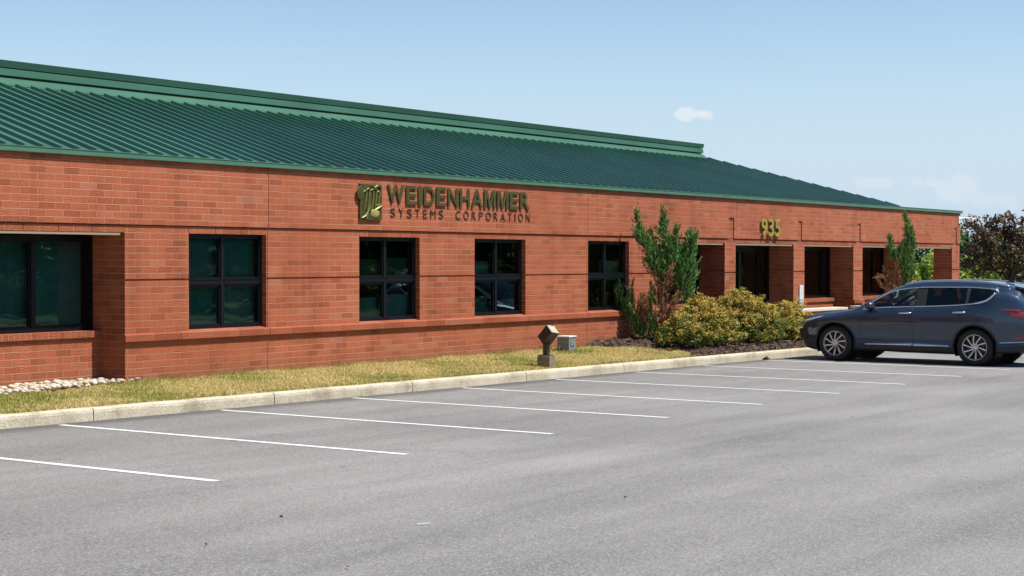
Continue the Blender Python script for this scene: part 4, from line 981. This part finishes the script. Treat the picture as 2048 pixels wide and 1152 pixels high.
cz7 = curve((.93, .66), (.4, .81), (0, .865), (-.5, .935), (-1.8, .985), (-2.8, 1.02), (-3.2, 1.03), (-3.5, 1.0), (-3.7, .9), (-3.84, .62))
cyd = curve((-.545, .84), (-.9, .76), (-1.3, .71), (-1.8, .69), (-2.8, .675), (-3.13, .70), (-3.4, .74), (-3.6, .74), (-3.84, .5))
cyt = curve((-.47, .78), (-.8, .70), (-1.3, .635), (-1.8, .615), (-2.8, .60), (-3.2, .595), (-3.5, .60), (-3.65, .62), (-3.75, .62), (-3.84, .45))
SUB = [3, 2, 3, 4, 4, 3, 3, 2, 8, 3, 3, 4, 4]
def section(x):
    W_, zb, zd, zt = cw(x), czb(x), czd(x), czt(x)
    z7 = min(cz7(x), zd - .02); z6 = min(.80, z7 - .06); z5 = min(.66, z6 - .05); z4 = min(.46, z5 - .05); z3 = min(zb + .13, z4 - .03)
    zx = czx(x) if -3.13 <= x <= -.545 else zd + .012
    yx = cyd(x) if x <= -.545 else W_ - .09
    yt = cyt(x) if x <= -.47 else min(W_ - .13, .78)
    zt = max(zt, zx + .05)
    yx = min(yx, W_ - .092); yt = min(yt, yx - .03)
    return [(0, zb), (W_ - .14, zb), (W_ - .05, zb + .03), (W_ - .022, z3), (W_ - .046, z4), (W_ - .006, z5), (W_, z6), (W_ - .018, z7), (W_ - .082, zd), (yx, zx), (yt, zt - .05), (yt - .10, zt - .018), (yt * .5, zt - .004), (0, zt)]
brk = [.93, .90, .85, .72, .3, -.40, -.47, -.51, -.545, -1.22, -1.568, -1.60, -1.80, -2.42, -2.56, -2.62, -3.13, -3.5, -3.69, -3.84]
XS = []
for a, b in zip(brk[:-1], brk[1:]):
    n = max(1, int(math.ceil((a - b) / .03))); XS += [a + (b - a) * k / n for k in range(n)]
XS.append(brk[-1])
SEG = [k for k, n in enumerate(SUB) for _ in range(n)]
G = np.zeros((len(XS), sum(SUB) + 1, 3))
for i, x in enumerate(XS):
    s = section(x); t = []
    for k, n in enumerate(SUB): t += [k + j / n for j in range(n)]
    t.append(13)
    ys = pchip(range(14), [p[0] for p in s], t); zs_ = pchip(range(14), [p[1] for p in s], t)
    # keep roof and bonnet crowned, keep glass nearly straight
    G[i, :, 0] = x if x < .42 else .42 + (x - .42) * .74; G[i, :, 1] = ys; G[i, :, 2] = zs_
ROW = np.cumsum([0] + SUB)
AX = [(0, .345), (-2.765, .345)]; AR = .405
inside = np.zeros(G.shape[:2], bool)
for ax_, az_ in AX:
    d = np.hypot(G[:, :, 0] - ax_, G[:, :, 2] - az_); inside |= (d < AR) & (G[:, :, 1] > .45)
inside[:, ROW[8]:] = False
def side_y(x, z):
    i = int(np.argmin(np.abs(np.array(XS) - x))); c = G0[i, ROW[1] + 1:ROW[9] + 1]
    return float(np.interp(z, c[:, 2], c[:, 1]))
G0 = G.copy()
parts = {}
def part_of(x, k):
    if k == 8 and -3.13 < x < -.545:
        if x > -1.60: return 'front_window'
        if x > -1.80: return 'front_pillar'
        if x > -2.56: return 'rear_window'
        if x > -2.62: return 'rear_pillar'
        return 'quarter_window'
    if k >= 10 and -1.22 < x < -.47: return 'windscreen'
    if k >= 10 and -3.69 < x < -3.5: return 'tailgate_window'
    if k <= 2: return 'cladding'
    if 3 <= k <= 7 and -1.568 < x < -.51: return 'front_door'
    if 3 <= k <= 7 and -2.42 < x < -1.568: return 'rear_door'
    if k >= 10 and -.40 < x < .72: return 'bonnet'
    return 'body'
faces = {}
for i in range(len(XS) - 1):
    for j in range(len(SEG)):
        q = [(i, j), (i, j + 1), (i + 1, j + 1), (i + 1, j)]
        ins = [inside[a, b] for a, b in q]
        if all(ins): continue
        xm = (XS[i] + XS[i + 1]) / 2
        if SEG[j] == 0 and any(abs(xm - a) < AR for a, _ in AX): continue
        faces.setdefault(part_of(xm, SEG[j]), []).append(q)
for i in range(len(XS)):          # pull the rim of each wheel opening onto its circle
    for j in range(G.shape[1]):
        if inside[i, j]:
            for ax_, az_ in AX:
                dx, dz = G[i, j, 0] - ax_, G[i, j, 2] - az_; d = math.hypot(dx, dz)
                if d < AR and d > 1e-6: G[i, j, 0] = ax_ + dx / d * AR; G[i, j, 2] = az_ + dz / d * AR
CS = 1.12
CX, CY = 34.623, 14.746
CAR = empty('parked_suv', (CX, CY, lotz(CX, CY)), 'dark blue grey SUV parked nose first toward the building', 'car', rz=math.radians(90) - .023)
def cb(mb, name, m, parent=None, smooth=True, fix=False, bevel=0):
    o = mb.build(name, m, parent or CAR, smooth, world=False, fix=fix, bevel=bevel)
    o.data.transform(Matrix.Scale(CS, 4)); return o
def surf(name, quadlist, m, sides=(1, -1), parent=None):
    mb = MB(); idx = {}
    for s in sides:
        for q in quadlist:
            f = []
            for (i, j) in q:
                key = (i, j, s if G[i, j, 1] > 1e-6 else 0)
                if key not in idx: idx[key] = len(mb.v); mb.v.append((G[i, j, 0], G[i, j, 1] * s, G[i, j, 2]))
                f.append(idx[key])
            mb.f.append(f if s == -1 else f[::-1]); mb.m.append(0)
    return cb(mb, name, m, parent)
BODY = surf('body', faces['body'], M['paint'])
surf('cladding', faces['cladding'], M['plastic'])
surf('bonnet', faces['bonnet'], M['paint'])
surf('windscreen', faces['windscreen'], M['car_glass']); surf('tailgate_window', faces['tailgate_window'], M['car_glass_dark'])
DOORS = {}
for s in (1, -1):
    DOORS['f', s] = surf('door', faces['front_door'], M['paint'], (s,)); DOORS['r', s] = surf('door', faces['rear_door'], M['paint'], (s,))
    surf('side_window', faces['front_window'], M['car_glass'], (s,)); surf('side_window', faces['rear_window'], M['car_glass_dark'], (s,)); surf('side_window', faces['quarter_window'], M['car_glass_dark'], (s,))
    surf('window_pillar', faces['front_pillar'], M['plastic'], (s,)); surf('window_pillar', faces['rear_pillar'], M['plastic'], (s,))
# nose panel (grille) and tail panel
mb = MB()
for i, sgn in ((0, 1), (len(XS) - 1, -1)):
    ring = [tuple(G[i, j]) for j in range(G.shape[1])] + [(G[i, j, 0], -G[i, j, 1], G[i, j, 2]) for j in range(G.shape[1] - 2, 0, -1)]
    mb.add(ring, [list(range(len(ring)))[::sgn]])
cb(mb, 'grille', M['plastic'], smooth=False)
def on(x, z, off=.004, s=1): return (x, (side_y(x, z) + off) * s, z)
def line_on(pts, s, r, off=.001, step=.04):
    out = []
    for (a, b), (c, d) in zip(pts[:-1], pts[1:]):
        n = max(2, int(math.hypot(c - a, d - b) / step)); out += [on(a + (c - a) * k / n, b + (d - b) * k / n, off, s) for k in range(n)]
    out.append(on(*pts[-1], off, s)); return out
def patch_on(mb, c0, c1, c2, c3, s, off=.006, nu=10, nv=4, thick=.02, tilt=0):
    g = []
    for u in range(nu + 1):
        for v in range(nv + 1):
            a, b = u / nu, v / nv
            x = (c0[0] * (1 - a) + c1[0] * a) * (1 - b) + (c3[0] * (1 - a) + c2[0] * a) * b
            z = (c0[1] * (1 - a) + c1[1] * a) * (1 - b) + (c3[1] * (1 - a) + c2[1] * a) * b
            edge = u in (0, nu) or v in (0, nv)
            g.append(on(x, z, off - (thick if edge else 0) + tilt * (.5 - b), s))
    mb.add(g, [(u * (nv + 1) + v, (u + 1) * (nv + 1) + v, (u + 1) * (nv + 1) + v + 1, u * (nv + 1) + v + 1)[::(1 if s * (c1[0] - c0[0]) * (c3[1] - c0[1]) < 0 else -1)] for u in range(nu) for v in range(nv)])
xi = [i for i, x in enumerate(XS) if -3.131 <= x <= -.544]
for s in (1, -1):
    # bright surround of the side glass
    lo = [(G[i, ROW[8], 0], (G[i, ROW[8], 1] + .003) * s, G[i, ROW[8], 2]) for i in xi]; hi = [(G[i, ROW[9], 0], (G[i, ROW[9], 1] + .003) * s, G[i, ROW[9], 2]) for i in xi]
    mb = MB(); mb.tube(lo, [.012 + (.010 if p[0] < -2.75 else 0) for p in lo], 6); mb.tube(hi, [.011 + (.010 if p[0] < -2.98 else 0) for p in hi], 6); cb(mb, 'window_trim', M['chrome'])
    # shut lines of the doors
    for key, pts in (('f', [(-.52, .96), (-.515, .7), (-.55, .40), (-.60, .345), (-1.565, .345)]), ('f', [(-1.568, 1.05), (-1.568, .7), (-1.568, .345)]), ('r', [(-1.575, .345), (-2.25, .345), (-2.37, .5), (-2.44, .72), (-2.50, .85), (-2.53, 1.09)])):
        mb = MB(); mb.tube(line_on(pts, s, 0, -.0015), .0045, 5); cb(mb, 'door_seam', M['plastic'], DOORS[key, s])
    for key, x0, z0 in (('f', -1.29, .945), ('r', -2.34, .975)):
        mb = MB(); mb.tube([on(x0, z0, .0, s), on(x0 - .03, z0 + .001, .035, s), on(x0 - .14, z0 + .006, .042, s), on(x0 - .24, z0 + .01, .032, s), on(x0 - .265, z0 + .011, .0, s)], [.012, .017, .018, .017, .012], 8); cb(mb, 'handle', M['chrome'], DOORS[key, s])
        mb = MB(); patch_on(mb, (x0 - .05, z0 - .045), (x0 - .20, z0 - .035), (x0 - .20, z0 + .0), (x0 - .05, z0 - .005), s, .002, 6, 4, .004); cb(mb, 'handle_recess', M['plastic'], DOORS[key, s])
    mb = MB()
    for a, b in ((-.62, -1.56), (-1.576, -2.28)): patch_on(mb, (a, .345), (b, .350), (b, .382 if b < -2 else .404), (a, .375 if a > -1 else .404), s, .026, 20, 4, .016, .03)
    cb(mb, 'sill_trim', M['chrome'])
    mb = MB(); patch_on(mb, (-3.22, .432), (-3.70, .455), (-3.70, .475), (-3.22, .452), s, .014, 16, 3, .015); cb(mb, 'bumper_trim', M['chrome'])
    mb = MB(); patch_on(mb, (-3.50, .50), (-3.68, .53), (-3.68, .575), (-3.52, .575), s, .012, 8, 4, .012); cb(mb, 'reflector', M['redlamp'])
    mb = MB(); patch_on(mb, (-3.235, 1.035), (-3.60, 1.0), (-3.60, 1.045), (-3.24, 1.058), s, .014, 12, 4, .015); patch_on(mb, (-3.41, .91), (-3.66, .89), (-3.66, 1.0), (-3.38, 1.02), s, .016, 10, 5, .015); cb(mb, 'taillight', M['redlamp'])
    mb = MB(); patch_on(mb, (.74, .70), (.30, .845), (.27, .885), (.70, .775), s, .006, 12, 4, .010); cb(mb, 'headlight', M['clearlamp'])
    mb = MB(); patch_on(mb, (.40, .835), (.31, .86), (.285, .878), (.37, .862), s, .012, 6, 3, .008); cb(mb, 'side_reflector', M['amber'])
    mb = MB(); patch_on(mb, (.80, .44), (.62, .40), (.60, .60), (.78, .62), s, .006, 8, 4, .010); cb(mb, 'fog_lamp', M['plastic'])
    # roof rail
    ri = [i for i, x in enumerate(XS) if -3.32 <= x <= -1.30]
    rail = [(G[i, ROW[10], 0], (G[i, ROW[10], 1] - .01) * s, G[i, ROW[10], 2] + .022 + .025 * math.sin(math.pi * k / (len(ri) - 1)) ** .4) for k, i in enumerate(ri)]
    mb = MB(); mb.tube(rail, .013, 7); cb(mb, 'roof_rail', M['alloy'])
    # door mirror
    mb = MB(); mb.sphere((-.735, (side_y(-.74, 1.0) + .09) * s, 1.085), (.092, .115, .074), 14, 9); cb(mb, 'mirror', M['paint'])
    mb = MB(); mb.tube([(-.70, (side_y(-.7, 1.0) - .02) * s, 1.02), (-.72, (side_y(-.7, 1.0) + .06) * s, 1.045)], [.035, .03], 8); mb.sphere((-.745, (side_y(-.74, 1.0) + .088) * s, 1.055), (.088, .11, .05), 14, 8); cb(mb, 'mirror_foot', M['plastic'])
    # wheel arch lining and lip
    for ax_, az_ in AX:
        mb = MB(); n = 36; vs = []; fs = []
        for k in range(n + 1):
            a = math.radians(-25 + 230 * k / n)
            x, z = ax_ + AR * math.cos(a), az_ + AR * math.sin(a)
            yo = side_y(max(-3.84, min(.93, x)), max(.22, z)) if z > .2 else .9
            vs += [(x, (yo + .004) * s, z), (x, .50 * s, z)]
        for k in range(n): fs.append((2 * k, 2 * k + 1, 2 * k + 3, 2 * k + 2))
        mb.add(vs, fs); c = len(mb.v); mb.add([(ax_ + AR * math.cos(math.radians(a)), .501 * s, az_ + AR * math.sin(math.radians(a))) for a in range(0, 360, 10)], [list(range(36))])
        lip = []
        for k in range(n + 1):
            a = math.radians(-18 + 216 * k / n); x, z = ax_ + (AR + .004) * math.cos(a), az_ + (AR + .004) * math.sin(a)
            lip.append((x, (side_y(x, max(z, .25)) + .004) * s, z))
        mb.tube(lip, .016, 6); cb(mb, 'wheel_arch', M['plastic'])
# fuel door, spoiler, aerial fin, tailgate seam
mb = MB(); mb.tube(line_on([(-2.72, .915), (-2.75, .985), (-2.90, .99), (-2.93, .92), (-2.89, .88), (-2.76, .88), (-2.72, .915)], 1, 0, -.001, .03), .0035, 5); cb(mb, 'fuel_door', M['plastic'])
mb = MB(); mb.prism([(-3.40, 1.455), (-3.40, 1.475), (-3.60, 1.435), (-3.615, 1.415), (-3.50, 1.40)], 'y', -.60, .60); o = cb(mb, 'spoiler', M['paint'], smooth=False, fix=True, bevel=.008)
mb = MB(); mb.prism([(-3.02, 1.53), (-3.20, 1.515), (-3.19, 1.575), (-3.13, 1.575)], 'y', -.018, .018); cb(mb, 'aerial_fin', M['paint'], smooth=False, fix=True)
# wheels
for ax_, az_ in AX:
    for s in (1, -1):
        yc = .80 * s
        mb = MB(); mb.lathe([(.225, -.10), (.25, -.112), (.30, -.118), (.328, -.10), (.342, -.07), (.345, -.03), (.345, .03), (.342, .07), (.328, .10), (.30, .118), (.25, .112), (.232, .10)], (ax_, yc, az_), 'y', 48)
        wh = cb(mb, 'wheel', M['tyre'], fix=True)
        mb = MB(); mb.lathe([(.212, .03 * s), (.220, .088 * s), (.226, .100 * s), (.236, .102 * s), (.240, .096 * s), (.232, .06 * s)], (ax_, yc, az_), 'y', 48)
        for k in range(10):
            a = 2 * math.pi * (k + (.3 if ax_ == 0 else .0)) / 10; tw = .22
            pts = []
            for r, w, y in ((.035, .013, .082), (.10, .0095, .094), (.215, .0145, .094)):
                aa = a + tw * (r / .215) ** 1.5 * (1 if s > 0 else -1)
                u = Vector((math.cos(aa), 0, math.sin(aa))); t = Vector((-math.sin(aa), 0, math.cos(aa)))
                for q in (-1, 1): pts.append(Vector((ax_, yc + y * s, az_)) + u * r + t * w * q)
                for q in (1, -1): pts.append(Vector((ax_, yc + (y - .025) * s, az_)) + u * r + t * w * 1.1 * q)
            fs = []
            for g in range(2):
                for q in range(4): fs.append((g * 4 + q, g * 4 + (q + 1) % 4, g * 4 + 4 + (q + 1) % 4, g * 4 + 4 + q))
            fs += [(0, 1, 2, 3), (8, 9, 10, 11)]; mb.add(pts, fs)
        mb.lathe([(0, .098 * s), (.03, .096 * s), (.042, .088 * s), (.045, .07 * s)], (ax_, yc, az_), 'y', 20)
        cb(mb, 'rim', M['alloy'], wh, smooth=False, fix=True)
        mb = MB(); mb.lathe([(0, .045 * s), (.15, .045 * s), (.20, .035 * s), (.212, .0)], (ax_, yc, az_), 'y', 36); cb(mb, 'brake_backing', M['dark_alloy'], wh)
# cabin
mb = MB(); mb.box(-3.4, -.55, -.80, .80, .50, .56); mb.box(-.95, -.50, -.74, .74, .80, 1.0); mb.box(-3.35, -2.9, -.62, .62, .56, .95); cb(mb, 'cabin_floor', M['seat'], smooth=False, bevel=.02)
def seat(x, y, w, col, rest):
    mb = MB(); mb.obox((x, y, .66), (.25, 0, .02), (0, w, 0), (0, 0, .08)); mb.obox((x - .30, y, .95), (.07, 0, .02), (0, w * .95, 0), (-.08, 0, .30)); st = cb(mb, 'seat', M[col], smooth=False, bevel=.03)
    for d in rest:
        mb = MB(); mb.obox((x - .41, y + d, 1.30), (.045, 0, .01), (0, .12, 0), (-.015, 0, .085)); mb.tube([(x - .38, y + d, 1.2), (x - .40, y + d, 1.28)], .012, 6); cb(mb, 'headrest', M[col], st, smooth=False, bevel=.02)
seat(-1.30, .38, .25, 'seat', (0,)); seat(-1.30, -.38, .25, 'seat', (0,)); seat(-2.15, 0, .62, 'seat', (-.4, .4))
mb = MB(); mb.tube([(-.98 + .05 * math.cos(a) * .4, .38 + .18 * math.cos(a), 1.0 + .17 * math.sin(a)) for a in np.linspace(0, 2 * math.pi, 25)], .016, 6, False); mb.tube([(-.75, .38, .9), (-.98, .38, 1.0)], .03, 6); cb(mb, 'steering_wheel', M['plastic'])
mb = MB(); mb.tube([(-.98, -.70, 1.20), (-1.18, -.655, 1.34), (-1.35, -.635, 1.38)], .028, 6); mb.tube([(-.62, -.78, 1.03), (-.98, -.70, 1.20)], .026, 6); cb(mb, 'pillar_lining', M['beige'])
mb = MB(); mb.obox((-1.60, .50, 1.10), (.06, 0, 0), (0, .04, 0), (0, 0, .05)); cb(mb, 'hanging_cloth', M['teal'], smooth=False, bevel=.015)
